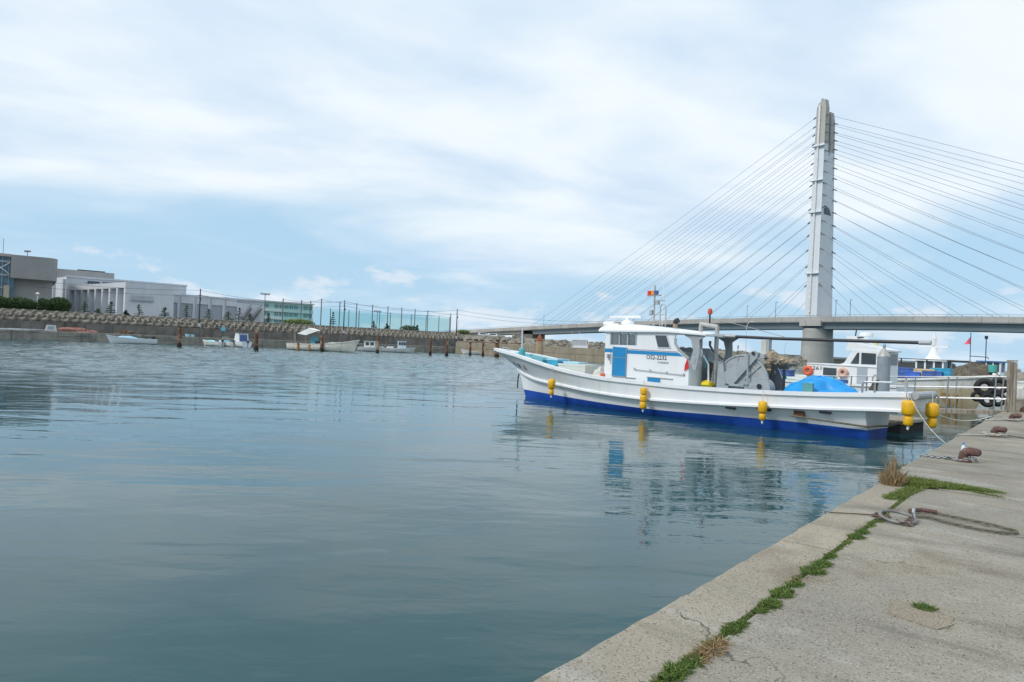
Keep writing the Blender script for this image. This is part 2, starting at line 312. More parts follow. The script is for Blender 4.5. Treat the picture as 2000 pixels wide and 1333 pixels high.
def water_mesh():
    x0, x1, y0, y1, st = -150.0, 46.0, 18.0, 186.0, 0.25          # harbour basin with real wavelets, open sea around it
    nx, ny = int((x1-x0)/st), int((y1-y0)/st); X, Y = np.meshgrid(np.linspace(x0, x1, nx), np.linspace(y0, y1, ny)); Zw = np.zeros_like(X); rg = np.random.default_rng(4)
    for k in range(34):
        lam = 1.0*(3.2/1.0)**rg.random(); th = math.pi/2+rg.normal(0, .65); kk = 2*math.pi/lam; Zw += (.031/kk)*np.sin(kk*(X*math.cos(th)+Y*math.sin(th))+rg.uniform(0, 6.28))
    d = Y-.55*X; far = np.clip((d-24)/46, 0, 1); far = far*far*(3-2*far); gust = .8+.3*np.sin(X*.045+Y*.03)*np.sin(Y*.06-X*.02+1)
    edge = np.clip(np.minimum(np.minimum(X-x0, x1-X), np.minimum(Y-y0, y1-Y))/6, 0, 1)
    Zw *= (.035+.965*far)*gust*edge
    V = np.stack([X, Y, Zw], -1).reshape(-1, 3); base = len(V)
    a = (np.arange(ny-1)[:, None]*nx+np.arange(nx-1)[None, :]).ravel(); Fq = np.stack([a, a+1, a+nx+1, a+nx], -1)
    O = [(-6000, -200, 0), (6000, -200, 0), (6000, 9000, 0), (-6000, 9000, 0)]; c = [0, nx-1, nx*ny-1, nx*(ny-1)]
    V = np.concatenate([V, np.array(O, float)]); Fo = np.array([(base, base+1, c[1], c[0]), (base+1, base+2, c[2], c[1]), (base+2, base+3, c[3], c[2]), (base+3, base, c[0], c[3])])
    Fq = np.concatenate([Fq, Fo]); me = bpy.data.meshes.new('water'); me.vertices.add(len(V)); me.vertices.foreach_set('co', V.astype(np.float32).ravel())
    me.loops.add(len(Fq)*4); me.loops.foreach_set('vertex_index', Fq.astype(np.int32).ravel()); me.polygons.add(len(Fq)); me.polygons.foreach_set('loop_start', np.arange(0, len(Fq)*4, 4, dtype=np.int32))
    me.polygons.foreach_set('use_smooth', np.ones(len(Fq), dtype=bool)); me.update(calc_edges=True); me.validate(); me.materials.append(water_mat()); return me
wob = bpy.data.objects.new('water', water_mesh()); COL.objects.link(wob); struct(wob)
# ================================================================== NEAR QUAY
QO = Vector((0.14, 3.18, 0)); QE = Vector((.637, .771, 0)).normalized(); QN = Vector((QE.y, -QE.x, 0)); QZ = 0.65
def Q(e, n, z=QZ): return QO+QE*e+QN*n+Vector((0, 0, z))
def qen(px, py, z=QZ): p = onz(px, py, z)-QO; return p.dot(QE), p.dot(QN)
def quay_mat(name, base, warm):
    M = bpy.data.materials.new(name); M.use_nodes = True; t = M.node_tree; b = t.nodes['Principled BSDF']
    g = N(t, 'ShaderNodeNewGeometry'); P = mapping(t, g.outputs['Position'], rot=(0, 0, -math.atan2(QE.y, QE.x)))
    big = noise(t, P, 0.5, 5, 0.6); c = mixc(t, smooth(t, big, .35, .68), base, warm)
    st = noise(t, mapping(t, P, scale=(2.6, 0.55, 1)), 1.0, 6, 0.62); c = mixc(t, math_(t, 'MULTIPLY', smooth(t, st, .48, .74), .65), c, tuple(x*.42 for x in base)); wh = noise(t, mapping(t, P, scale=(1.7, .7, 1), loc=(2, 7, 0)), 1.0, 6, .65); c = mixc(t, math_(t, 'MULTIPLY', smooth(t, wh, .52, .7), .6), c, (.43, .42, .39))
    br = noise(t, mapping(t, P, loc=(5, 3, 0)), 0.8, 4, 0.6); c = mixc(t, math_(t, 'MULTIPLY', smooth(t, br, .54, .72), .6), c, (0.17, 0.125, 0.09))
    sp = noise(t, P, 70, 3, 0.7); c = mixc(t, smooth(t, sp, .54, .66), c, tuple(x*.36 for x in base))
    sp2 = noise(t, mapping(t, P, loc=(9, 9, 0)), 95, 2, 0.6); c = mixc(t, math_(t, 'MULTIPLY', smooth(t, sp2, .6, .7), .7), c, (0.55, 0.52, 0.46))
    v = N(t, 'ShaderNodeTexVoronoi'); v.inputs['Scale'].default_value = 26; link(t, P, v.inputs['Vector'])
    pit = smooth(t, v.outputs['Distance'], 0.14, 0.06); gate = smooth(t, noise(t, P, 3.0, 3), .52, .62)
    c = mixc(t, math_(t, 'MULTIPLY', math_(t, 'MULTIPLY', pit, gate), .7), c, (0.06, 0.055, 0.05))
    wv = N(t, 'ShaderNodeTexVoronoi', feature='DISTANCE_TO_EDGE'); wv.inputs['Scale'].default_value = .42; jit = N(t, 'ShaderNodeVectorMath', operation='ADD'); nj = N(t, 'ShaderNodeTexNoise'); nj.inputs['Scale'].default_value = 2.2; nj.inputs['Detail'].default_value = 6; link(t, P, nj.inputs['Vector'])
    sj = N(t, 'ShaderNodeVectorMath', operation='SCALE'); link(t, nj.outputs['Color'], sj.inputs[0]); sj.inputs['Scale'].default_value = .9; link(t, P, jit.inputs[0]); link(t, sj.outputs[0], jit.inputs[1]); link(t, jit.outputs[0], wv.inputs['Vector'])
    ck = math_(t, 'MULTIPLY', smooth(t, wv.outputs['Distance'], .0045, .0012), smooth(t, noise(t, mapping(t, P, loc=(1, 4, 0)), .9, 3), .5, .6)); c = mixc(t, math_(t, 'MULTIPLY', ck, .75), c, (.06, .055, .045))
    link(t, c, b.inputs['Base Color']); b.inputs['Roughness'].default_value = .92; b.inputs['Specular IOR Level'].default_value = .25
    bn = N(t, 'ShaderNodeBump'); bn.inputs['Strength'].default_value = .55; bn.inputs['Distance'].default_value = .006
    link(t, math_(t, 'ADD', sp, math_(t, 'MULTIPLY', noise(t, P, 18, 4), .8)), bn.inputs['Height']); link(t, bn.outputs[0], b.inputs['Normal']); return M
QM1 = quay_mat('quay_slab_concrete', (0.255, 0.238, 0.198), (0.33, 0.30, 0.24)); QM2 = quay_mat('coping_concrete', (0.305, 0.275, 0.22), (0.375, 0.33, 0.255))
QM3 = quay_mat('patch_concrete', (0.25, 0.215, 0.165), (0.31, 0.26, 0.195)); QB = mat('quay_core', (0.05, 0.045, 0.035), 0.95, 0.3, 3, bump=.5)
def qbox(mb, e0, e1, n0, n1, z0, z1, bev=0.012):
    ring = lambda i, z: [Q(e0+i, n0+i, z), Q(e1-i, n0+i, z), Q(e1-i, n1-i, z), Q(e0+i, n1-i, z)]
    return mb.loft([ring(0, z0), ring(0, z1-bev), ring(bev, z1)], True).add(ring(bev, z1), [(0, 1, 2, 3)])
quay = struct(qbox(MB(), -30, 150, 0.03, 70, -2.0, QZ-0.03).build('quay', QB))
ej = qen(1580, 1066)[0]
for a, b in ((-6, -2.4), (-2.4, ej), (ej, 7.42)):
    rc_ = random.Random(int(a*10)); n_ = int((b-a)/.09); rows = []; zt_ = QZ+random.uniform(-.003, .003); w1 = 0
    for k in range(n_+1):
        e_ = a+.006+(b-a-.012)*k/n_; w1 = .7*w1+rc_.uniform(-.006, .006); ch = .012+max(0, rc_.gauss(0, .008))
        rows.append([Q(e_, .0+w1, -.4), Q(e_, w1, zt_-ch), Q(e_, w1+ch*.9, zt_), Q(e_, .42+w1*.5, zt_), Q(e_, .432+w1*.5, zt_-.02), Q(e_, .432, .2)])
    MB().loft(rows).add(rows[0], [tuple(range(6))]).add(rows[-1], [tuple(range(6))[::-1]]).build('coping_block', QM2, quay)
for a, b in ((-7.2, -2.2), (-2.2, 2.6), (2.6, 7.42)):
    for n0, n1 in ((0.452, 5.2), (5.2, 10.4)):
        qbox(MB(), a+.008, b-.008, n0+.004, n1-.004, 0.2, QZ+random.uniform(-.004, .004)).build('quay_slab', QM1, quay)
e = 7.42
while e < 70:
    for n0, n1 in ((-.03, 5.2), (5.2, 10.4)):
        qbox(MB(), e+.008, e+4.8, n0+.004, n1-.004, -0.3, QZ+.015+random.uniform(-.004, .004)).build('quay_slab', QM1, quay)
    e += 4.81
qbox(MB(), 70, 148, -.03, 10.4, -.3, QZ+.015).build('quay_slab', QM1, quay)
pp = [onz(x, y, QZ+.006) for x, y in ((1741, 1170), (1762, 1174), (1790, 1184), (1822, 1192), (1848, 1200), (1864, 1207), (1860, 1213), (1863, 1219), (1852, 1224), (1830, 1229), (1806, 1222), (1780, 1213), (1754, 1204), (1733, 1197), (1737, 1186))]
MB().add(pp+[p-Vector((0, 0, .02)) for p in pp], [tuple(range(15))]+[(i, (i+1) % 15, 15+(i+1) % 15, 15+i) for i in range(15)]).build('concrete_patch', QM3, quay)
# weeds
def blades(mb, c, rx, ry, n, h, rnd, lean=.6, wd=.003, ax=None):
    n = int(n*1.7)
    ax = ax or QE; bx = Vector((ax.y, -ax.x, 0))
    for _ in range(n):
        r = math.sqrt(rnd.random()); a = rnd.uniform(0, 6.283); p = Vector(c)+ax*(rx*r*math.cos(a))+bx*(ry*r*math.sin(a))
        d = Vector((rnd.gauss(0, lean), rnd.gauss(0, lean), 1)).normalized()*h*rnd.uniform(.45, 1.2); sd = Vector((rnd.uniform(-1, 1), rnd.uniform(-1, 1), 0)).normalized()*wd
        q = p+d*.55+Vector((0, 0, .0)); tip = p+d*.9+Vector((d.x*.5, d.y*.5, -h*.08))
        mb.add([p-sd, p+sd, q+sd*.8, tip, q-sd*.8], [(0, 1, 2, 3, 4)])
rnd = random.Random(3); g = MB()
for x, y, rx, ry, n, h in ((1318, 1320, .10, .05, 420, .055), (1350, 1300, .08, .04, 260, .045), (1432, 1232, .10, .045, 420, .04), (1452, 1222, .05, .03, 150, .03), (1487, 1197, .06, .035, 220, .035),
        (1505, 1185, .09, .05, 420, .045), (1530, 1163, .11, .05, 500, .045), (1556, 1146, .07, .04, 240, .035), (1590, 1120, .10, .07, 420, .05), (1608, 1106, .10, .045, 380, .045),
        (1622, 1090, .09, .035, 260, .04), (1640, 1074, .07, .02, 110, .03), (1655, 1063, .06, .025, 150, .035), (1672, 1052, .10, .05, 330, .05), (1686, 1043, .08, .04, 240, .045), (1704, 1030, .07, .02, 110, .03), (1718, 1021, .07, .035, 180, .035)):
    p = onz(x, y, QZ-.01); blades(g, p, rx, ry, n, h, rnd, .75)
for k in range(330):
    e_ = rnd.uniform(.3, 7.2); q_ = .5+.5*math.sin(e_*5.1)*math.sin(e_*2.3+1); blades(g, Q(e_, .442+rnd.gauss(0, .008), QZ-.012), .06, .014+.03*q_, 10+int(12*q_), .022+.016*q_, rnd, .8)
o = g.build('crack_weeds', GRASS); o['kind'] = 'stuff'; o['label'] = 'green weeds growing along the crack behind the quay coping'; o['category'] = 'weeds'
g = MB()
for x, y, rx, ry, n, h in ((1385, 1275, .1, .05, 260, .05), (1402, 1262, .06, .04, 150, .05), (1365, 1290, .07, .05, 90, .05), (1745, 1000, .09, .03, 90, .04)): blades(g, onz(x, y, QZ-.01), rx, ry, n, h, rnd, 1.0, .003)
for k in range(60):
    e_ = rnd.uniform(.3, 7.2); blades(g, Q(e_, .442+rnd.gauss(0, .02), QZ-.008), .04, .025, rnd.randint(4, 12), .03, rnd, 1.1, .002)
o = g.build('dead_weeds', DRY); o['kind'] = 'stuff'; o['label'] = 'brown withered weeds in the quay crack near the bottom'; o['category'] = 'weeds'
g = MB()
for i in range(26):
    t = i/25; p = onz(1765+150*t, 944+16*t, QZ); blades(g, p, .26, .3*(1.1-t*.75), 360, .085*(1.2-.6*t), rnd, .7, .004, QN)
for i in range(8): blades(g, onz(1770+8*i-30, 968-i*3+6, QZ), .12, .09, 140, .06, rnd, .8)
for i in range(10): t = i/9; blades(g, onz(1900+45*t, 963+9*t, QZ), .1, .03, 60, .04, rnd, .7, .004, QN)
tag(g.build('weed_mat', OLIVE), 'low olive green weed mat spreading across the quay joint', 'weeds')
g = MB(); c = onz(1743, 950, QZ-.02)
blades(g, c, .15, .13, 620, .24, rnd, .28, .0022); blades(g, c, .08, .07, 110, .5, rnd, .14, .0022)
tag(g.build('dry_grass_tuft', DRY), 'tall dry straw coloured grass tuft at the quay edge', 'grass')
g = MB(); blades(g, onz(1806, 1190, QZ), .06, .055, 230, .04, rnd, .9)
tag(g.build('grass_tuft', GRASS), 'small green grass tuft on the brown concrete patch', 'grass')
# ================================================================== FAR WHARF, BANK, LAND
W0 = Vector((-92, 122, 0)); WD = Vector((.80, .598, 0)).normalized(); WN = Vector((-WD.y, WD.x, 0)); WA = math.atan2(WD.y, WD.x)
def W(a, b, z=0.0): return W0+WD*a+WN*b+Vector((0, 0, z))
def a_of(px, b, z=3.0):
    lo, hi = -60, 300
    for _ in range(40):
        mid = (lo+hi)/2
        if proj(W(mid, b, z))[0] < px: lo = mid
        else: hi = mid
    return lo
def wprof(name, mt, prof, a0, a1, par=None):
    mb = MB(); mb.prism(prof, a0, a1, lambda u, v, w_: W(w_, u, v)); return mb.build(name, mt, par)
wharf = struct(wprof('wharf', CONC, [(0.06, -2), (0.06, 1.6), (5.6, 1.6), (5.6, -2)], -60, 98))
for i in range(17):          # face panels with open joints
    a = -60+i*9.3; wprof('wharf_panel', CONC, [(0, -1), (0, 1.62), (.05, 1.7), (1.2, 1.7), (1.2, 1.605), (.06, 1.605), (.06, -1)], a+.04, min(a+9.26, 98), wharf)
swall = struct(wprof('sea_wall', DCONC, [(5.0, 1.5), (5.0, 3.5), (5.6, 3.5), (5.6, 1.5)], -60, 100))
bank = struct(wprof('bank', ARM, [(5.6, 0), (5.6, 3.0), (11.6, 5.0), (12.2, 5.0), (12.2, 5.75), (12.6, 5.75), (12.6, 5.5), (12.8, 5.5), (12.8, 0)], -60, 104))
lv = [W(-60, 12.8, 5.5), W(104, 12.8, 5.5), (8, 205, 5.0), (40, 300, 5.0), (30, 420, 5.0), (-30, 800, 5.0), (-900, 800, 5.5), (-500, 100, 5.5)]
struct(MB().add(lv+[Vector(v)-Vector((0, 0, 7)) for v in lv], [tuple(range(8))]+[(i, (i+1) % 8, 8+(i+1) % 8, 8+i) for i in range(8)]).build('ground', LAND))
def tetrapod():
    mb = MB()
    for d in ((0, 0, 1), (.943, 0, -.333), (-.471, .816, -.333), (-.471, -.816, -.333)):
        d = Vector(d); mb.tube([(0, 0, 0), d*.55, d*.95, d*1.0], [.38, .33, .26, .2], 7)
    return mb
proto = None; rnd = random.Random(11); a = -6.0; cnt = 0
while a < 103:
    f = max(0, min(1, a/100)); pitch = 1.75-.55*f
    for row in range(3 if f > .35 else 2):
        nr = 3 if f > .35 else 2
        b = 6.6+(row+.3)*(5.0/nr)+rnd.uniform(-.2, .2); z = 3.35+(b-5.6)*.3+.25; p = W(a+(row % 2)*pitch*.5+rnd.uniform(-.15, .15), b, z)
        if proto is None: proto = tetrapod().build('armour_block', ARM, bank); q = proto
        else: q = proto.copy(); COL.objects.link(q); q.parent = bank
        q.location = p; q.rotation_euler = (.55+rnd.uniform(-.08, .08), .3+rnd.uniform(-.08, .08), WA+(.5 if row % 2 else -.4)+rnd.uniform(-.12, .12)); s = pitch*.58; q.scale = (s, s, s); cnt += 1
    a += pitch
# tan quay wall of the inner mole
TA, TB = Vector((-14.4, 179, 0)), Vector((36, 102, 0)); TD = (TB-TA).normalized(); TN = Vector((-TD.y, TD.x, 0)); TL = (TB-TA).length
def T(a, b, z): return TA+TD*a+TN*b+Vector((0, 0, z))
def tz(a): return 3.0-.6*a/TL
mole = struct(MB().loft([[T(a, -.12+0, -2), T(a, -.12, tz(a)-.06), T(a, 9, tz(a)-.06), T(a, 9, -2)] for a in (0, TL-.05)]).build('mole_core', TCONC)); mole.name = 'mole'
k = 0; a = 0
while a < TL-1:
    b = min(a+5.6, TL)
    for lo, hi, off in ((-.8, .62, 0.06), (.66, 1.0, 0.0)):
        z0 = (lambda a_: lo if lo < 0 else tz(a_)*.52); z1 = (lambda a_: tz(a_)*.5 if hi < 1 else tz(a_))
        r = lambda a_: [T(a_, -off, z0(a_)), T(a_, -.35-off, z0(a_)), T(a_, -.35-off, z1(a_)), T(a_, -off+.8, z1(a_))]
        r0, r1 = r(a+.03), r(b-.03)
        MB().loft([r0, r1]).add(r0, [(3, 2, 1, 0)]).add(r1, [(0, 1, 2, 3)]).build('wall_panel', TCONC, mole)
    a = b
mole_top = MB().loft([[T(a, -.2, tz(a)+.004), T(a, 9, tz(a)+.004)] for a in (0, TL)]).build('mole_deck', TCONC, mole)
# stone revetment behind the mole and outer breakwater
rv = [((-22, 194), 5.3), ((8, 192), 4.9), ((26, 190), 4.3), ((60, 186), 3.6), ((78, 184), 2.6)]
mb = MB(); rows = []
for (x, y), z in rv: rows.append([(x, y-9, -1), (x, y-1.5, z), (x, y+3, z), (x, y+10, -1)])
struct(mb.loft(rows).build('revetment', ARM))
mb = MB(); rnd = random.Random(5)
for _ in range(1500):
    t = rnd.random()*(len(rv)-1); i = int(t); f = t-i; (x0, y0), z0 = rv[i]; (x1, y1), z1 = rv[i+1]
    x = x0+(x1-x0)*f; z = z0+(z1-z0)*f; u = rnd.random(); y = y0+(y1-y0)*f-9+7.5*u+rnd.uniform(0, 1); zz = -1+(z+1)*u; s = rnd.uniform(.35, .7)
    Mx = Matrix.Rotation(rnd.uniform(0, 3), 3, 'Z') @ Matrix.Rotation(rnd.uniform(0, 3), 3, 'X'); mb.box((x, y, zz+.1), (s*1.5, s*1.2, s), M=Mx)
o = mb.build('revetment_stones', ARM); o['kind'] = 'stuff'; o['label'] = 'pale stones heaped over the revetment behind the mole'; o['category'] = 'stones'
b0, b1 = Vector((84, 236, 0)), Vector((285, 440, 0)); bd = (b1-b0).normalized(); bn_ = Vector((-bd.y, bd.x, 0))
bw = struct(MB().prism([(-4, -2), (-4, 1.7), (-1.2, 1.7), (-1.2, 3.1), (4, 3.1), (4, -2)], 0, (b1-b0).length, lambda u, v, w_: b0+bd*w_+bn_*u+Vector((0, 0, v))).build('breakwater', DCONC))
for i in range(14):
    a = i*20; MB().prism([(-1.5, 2.9), (-1.5, 3.75), (1.5, 3.75), (1.5, 2.9)], a+.2, a+19.8, lambda u, v, w_: b0+bd*w_+bn_*u+Vector((0, 0, v))).build('parapet_block', PIERC, bw)
# rusty steel piles
for px, py, ty, dia, nm in ((350, 678, 640, .62, 'leftmost rusty steel pile, tan above and dark at the waterline'), (500, 685, 645, .62, 'rusty steel pile just right of the blue-curtained cabin boat'), (628, 687, 655, .6, 'rusty steel pile in front of the old canopied fishing boat'),
        (737, 690, 659, .55, 'rusty steel pile between the two small white cabin boats'), (840, 694, 661, .5, 'dark red rusty pile standing alone right of the small cabin boats'), (872, 696, 664, .55, 'rusty pile with a white cap band left of the white skiff'),
        (918, 695, 669, .5, 'left rusty leg standing in front of the white skiff bow'), (943, 696, 670, .5, 'right rusty leg standing in front of the white skiff stern'), (970, 698, 669, .85, 'thick rusty pile partly behind the big boat bow')):
    p = onz(px, py, 0); top = HW+ray(px, ty).z*(p.y/ray(px, ty).y); rr = dia/2
    t = thing('steel_pile', nm, 'pile', p, 0, 'rusty mooring piles along the far wharf')
    MB().lathe([(rr*1.12, -2), (rr*1.15, .0), (rr*1.05, .5), (rr, .9), (rr, top)], n=12).build('shaft', RUST, t, sm=True)
    MB().lathe([(rr*1.25, -.3), (rr*1.3, .1), (rr*1.2, .45), (rr*1.02, .7)], n=12).build('waterline_crust', mat('crust', (.035, .025, .022), .95, .4, 5, bump=1), t)
p = atY(1053, 690, 125); p.z = 0; zt = lambda y: atY(1053, y, 125).z
t = thing('mooring_dolphin', 'broad rust-streaked mooring dolphin with pointed cap behind the white boat bow', 'dolphin', p)
MB().lathe([(.62, -2), (.62, zt(666)), (.6, zt(665))], n=6).build('shaft', mat('dolphin_tan', (.42, .3, .19), .8, .15, 1, streak=(.25, .1, .04)), t)
MB().lathe([(.64, zt(666.5)), (.64, zt(665)), (.3, zt(657)), (.04, zt(653))], n=6).build('cap', mat('dolphin_rust', (.3, .09, .04), .85, .3, 3), t)
a, b = onz(918, 695, 0), onz(970, 698, 0)
t = thing('walkway_beam', 'dark rusty walkway beam across the piles before the tan wall', 'beam', a); z = atY(930, 669, a.y).z
MB().cyl((a.x-1, a.y, z+.1), (b.x+5, b.y-6, z+.1), .12, 8).build('beam', RUST, t, world=True)
for i in range(7): MB().box((a.x-2+i*1.6+random.uniform(-.4, .4), a.y-.5*i, z+.42+random.uniform(0, .1)), (random.uniform(.5, 1.0), .4, random.uniform(.2, .5))).build('scrap_lump', mat('scrap', (.07, .05, .04), .9), t, world=True)
# ================================================================== BRIDGE
BO = Vector((110.5, 247, 0)); BU = Vector((-.6, .8, 0)); BV = Vector((.8, .6, 0))
def BP(u, v, z): return BO+BU*u+BV*v+Vector((0, 0, z))
br = thing('cable_stayed_bridge', 'grey cable-stayed road bridge with one tall tower across the harbour mouth', 'bridge', BO)
def dz(u): return sinterp([(-260, 9.5), (-170, 13.6), (-62, 16.8), (0, 17.5), (80, 16.5), (166, 13.9), (252, 10.8), (330, 7.5)], u)
us = list(range(-240, 331, 10))
MB().loft([[BP(u, -5.6, dz(u)-1.0), BP(u, -5.6, dz(u)-2.0), BP(u, 5.6, dz(u)-2.0), BP(u, 5.6, dz(u)-1.0)] for u in us], True).build('deck_slab', PARA, br, world=True)
for v in (-5.75, 5.35): MB().loft([[BP(u, v, dz(u)-1.75), BP(u, v, dz(u)), BP(u, v+.4, dz(u)), BP(u, v+.4, dz(u)-1.75)] for u in us], True).build('parapet', PARA, br, world=True)
for v in (-5.55, 5.55):
    mb = MB()
    mb.tube([BP(u, v, dz(u)+.55) for u in us], .07, 5)
    for u in range(-240, 330, 4): mb.box(BP(u, v, dz(u)+.28), (.08, .08, .56))
    mb.build('railing', STEEL, br, world=True)
MB().loft([[BP(u, -4.6, dz(u)-1.95), BP(u, -3.9, dz(u)-4.3), BP(u, 3.9, dz(u)-4.3), BP(u, 4.6, dz(u)-1.95)] for u in us if u <= 168], True).build('girder', GIRD, br, world=True)
MB().loft([[BP(u, -4.2, dz(u)-1.95), BP(u, -4.2, dz(u)-3.6), BP(u, 4.2, dz(u)-3.6), BP(u, 4.2, dz(u)-1.95)] for u in us if u >= 165], True).build('approach_girder', PARA, br, world=True)
# tower
def trow(z, u, v0, v1): return [BP(-u, v0, z), BP(u, v0, z), BP(u, v1, z), BP(-u, v1, z)]
def tw(z): f = (z-17)/80; return 2.25-.55*f, 5.3-2.2*f        # half widths along u, v
tower = MB(); rows = [trow(z, tw(z)[0], -tw(z)[1], tw(z)[1]) for z in (15, 30, 56, 76)]
tower.loft(rows, True).add(rows[-1], [(0, 1, 2, 3)])
tower = tower.build('tower', TOWC, br, world=True)
for sgn, zt_, mt in ((-1, 95.6, TOWB), (1, 91.8, TOWB)):
    for z0, z1, m_ in ((76.0, 80.0, TOWC), (80.0, zt_, mt)):
        if sgn > 0 and z1 == 80.0: z1 = 77.5
        if sgn > 0 and z0 == 80.0: z0 = 77.5
        rr = []
        for z in ((z0, z1) if m_ is TOWC else (z0, z1-2.5, z1)):
            u, v = tw(z); vi = .75; r = trow(z, u, sgn*v, sgn*vi)
            if m_ is not TOWC and z == z1: r = [BP(-u*.75, sgn*v, z+.4), BP(u*.55, sgn*v, z-.6), BP(u*.55, sgn*vi, z-.6), BP(-u*.75, sgn*vi, z+.4)]
            rr.append(r)
        MB().loft(rr, True).add(rr[-1], [(0, 1, 2, 3)]).build('tower_leg', m_, br, world=True)
mb = MB(); mb.tube([BP(tw(z)[0]*.2, -tw(z)[1]-.35, z) for z in (19, 40, 60, 80, 94)], .38, 6); mb.build('ladder_tube', mat('white_tube', (.72, .73, .74), .5), tower, world=True)
for z in (29+4, 55, 66.5, 79): 
    u, v = tw(z); MB().box(BP(.1, -v-.5, z), (2*u+.9, 1.1, .16), rz=math.atan2(BU.y, BU.x)).build('platform', TOWC, tower, world=True)
zz = 54.5; u_, v_ = tw(zz)
arch = [(-2.6, 0), (2.2, 0), (2.2, .6), (1.2, 2.2), (-.6, 3.0), (-2.6, 3.2)]
MB().prism(arch, -.35, .03, lambda a_, b_, w_: BP(-tw(zz)[0]-w_, a_, zz+b_)).build('arch_shade_panel', mat('arch_shade', (.12, .14, .16), .8), tower, world=True)  # solid dark panel on the tower face, painted as the shade inside an arched opening
MB().box(BP(0, -2, 96.0), (1.6, .3, .6)).build('aviation_lamp', GREY, tower, world=True)
MB().box(BP(.3, -2, 96.3), (.5, .5, .9)).build('aviation_lamp', GREY, tower, world=True); MB().box(BP(0, 2, 91.9), (1.5, .4, .5)).build('aviation_lamp', GREY, tower, world=True)
MB().box(BP(-.4, 0, 15.2), (8, 12.6, 2.0), rz=math.atan2(BU.y, BU.x)).build('tower_base', PARA, br, world=True)
MB().loft([[BP(math.cos(k*math.pi/10)*r1, math.sin(k*math.pi/10)*r2, z) for k in range(20)] for r1, r2, z in ((5.2, 6.6, -3), (5.0, 6.4, 9.5), (4.7, 6.1, 9.5), (4.7, 6.1, 13.4))], True).build('pier', PIERC, br, world=True, sm=True)
ys = [228, 246, 262, 280, 298, 318, 339, 361, 384, 408, 434, 459, 488, 520, 557]
for i, y in enumerate(ys):
    z = 2.2+(704-y)*247/1333; u0, v0 = tw(z); ud = 162-i*10.5
    for sv in (-1, 1):
        for su in (-1, 1):
            p0 = BP(su*(u0-.1), sv*(v0-.6), z-(2.0*(z-29)/60 if sv > 0 else 0)); p1 = BP(su*ud, sv*5.2, dz(su*ud)-.6)
            mid = (p0+p1)/2-Vector((0, 0, ud*.006)); MB().tube([p0, mid, p1], .048, 5).build('stay_cable', CABLE, br, world=True)
            d = (p1-p0).normalized(); MB().tube([p0-d*.3, p0+d*1.6], .22, 6).build('cable_socket', CABLE, br, world=True)
for u, h in ((178, 3.9), (215, 3.5), (250, 3.2), (290, 3)):
    MB().box(BP(u, 0, (dz(u)-h+5)/2-.2), (3, 7.5, dz(u)-h-4.6), rz=math.atan2(BU.y, BU.x)).build('approach_pier', PARA, br, world=True)
MB().box(BP(168, 0, 7.4), (16, 9, 5), rz=math.atan2(BU.y, BU.x)).build('abutment', DCONC, br, world=True)
for u, v in ((14, -5), (-9, -5), (-14, -5), (33, 5.0), (150, -5), (235, -5)):
    z = dz(u); mb = MB(); mb.tube([BP(u, v, z-.5), BP(u, v, z+5.6)], .09, 6); mb.box(BP(u, v+.5, z+5.7), (.3, 1.2, .15)); mb.build('lamp_post', POLE, br, world=True)
# vans under the viaduct
for px, Y, lab in ((945, 235, 'white van parked nearer the far wharf under the viaduct'), (964, 238, 'white van parked beside the viaduct pier')):
    p = atY(px, 657, Y); t = thing('parked_van', lab, 'van', (p.x, p.y, 5.0), .1, 'vans under the viaduct')
    MB().prism([(-1.9, .35), (1.9, .35), (1.95, .95), (1.35, 1.15), (.9, 1.85), (-1.85, 1.85), (-1.95, 1.0)], -.8, .8, lambda u, v, w_: Vector((u, w_, v))).build('body', WHITE, t)
    for s in (-1, 1): MB().box((-.35, s*.81, 1.5), (2.1, .02, .45)).build('window', DGLASS, t)
    for x in (-1.2, 1.25):
        for s in (-1, 1): MB().cyl((x, s*.6, .32), (x, s*.83, .32), .32).build('wheel', RUBBER, t)
# ================================================================== BUILDINGS
GZ = 5.5
def wbox(mb, a0, a1, b0_, b1_, z0, z1): mb.prism([(a0, b0_), (a1, b0_), (a1, b1_), (a0, b1_)], z0, z1, lambda u, v, w_: W(u, v, w_)); return mb
# grey hall
A = thing('grey_hall', 'big windowless grey hall with overhanging upper block at the far left', 'building', W(2, 34, GZ), WA)
wbox(MB(), -28, 2.4, 33, 60, GZ, 17.5).build('glazed_wing', BGLASS, A, world=True)
up = MB(); up.prism([(1.7, 31.5), (8.6, 31.5), (9.6, 32.2), (10.2, 33.4), (10.6, 60), (1.7, 60)], 12.9, 17.95, lambda u, v, w_: W(u, v, w_)); up.build('upper_block', BGREY, A, world=True)
lw = MB(); lw.prism([(2.2, 34.2), (8.2, 34.2), (9.2, 35), (9.6, 36.5), (9.8, 60), (2.2, 60)], GZ, 12.9, lambda u, v, w_: W(u, v, w_)); lw.build('lower_wall', BGREY, A, world=True)
for z0, z1 in ((8.7, 8.95), (10.6, 10.85), (13.3, 13.7), (16.2, 16.6)): wbox(MB(), -28, 1.65, 32.7, 32.98, z0, z1).build('frame_band', MATS['shutter_grey'], A, world=True)
for i in range(7):
    a = -5.6+i*1.15; wbox(MB(), a, a+.12, 32.75, 32.97, GZ, 17.6).build('mullion', MATS['shutter_grey'], A, world=True)
for (x0, z0), (x1, z1) in (((-1.6, 13.7), (1.5, 16.2)), ((-1.6, 16.2), (1.5, 13.7)), ((-4.8, 13.7), (-1.7, 16.2)), ((-4.8, 16.2), (-1.7, 13.7))): MB().cyl(W(x0, 32.6, z0), W(x1, 32.6, z1), .13, 6).build('cross_brace', BWHITE, A, world=True)
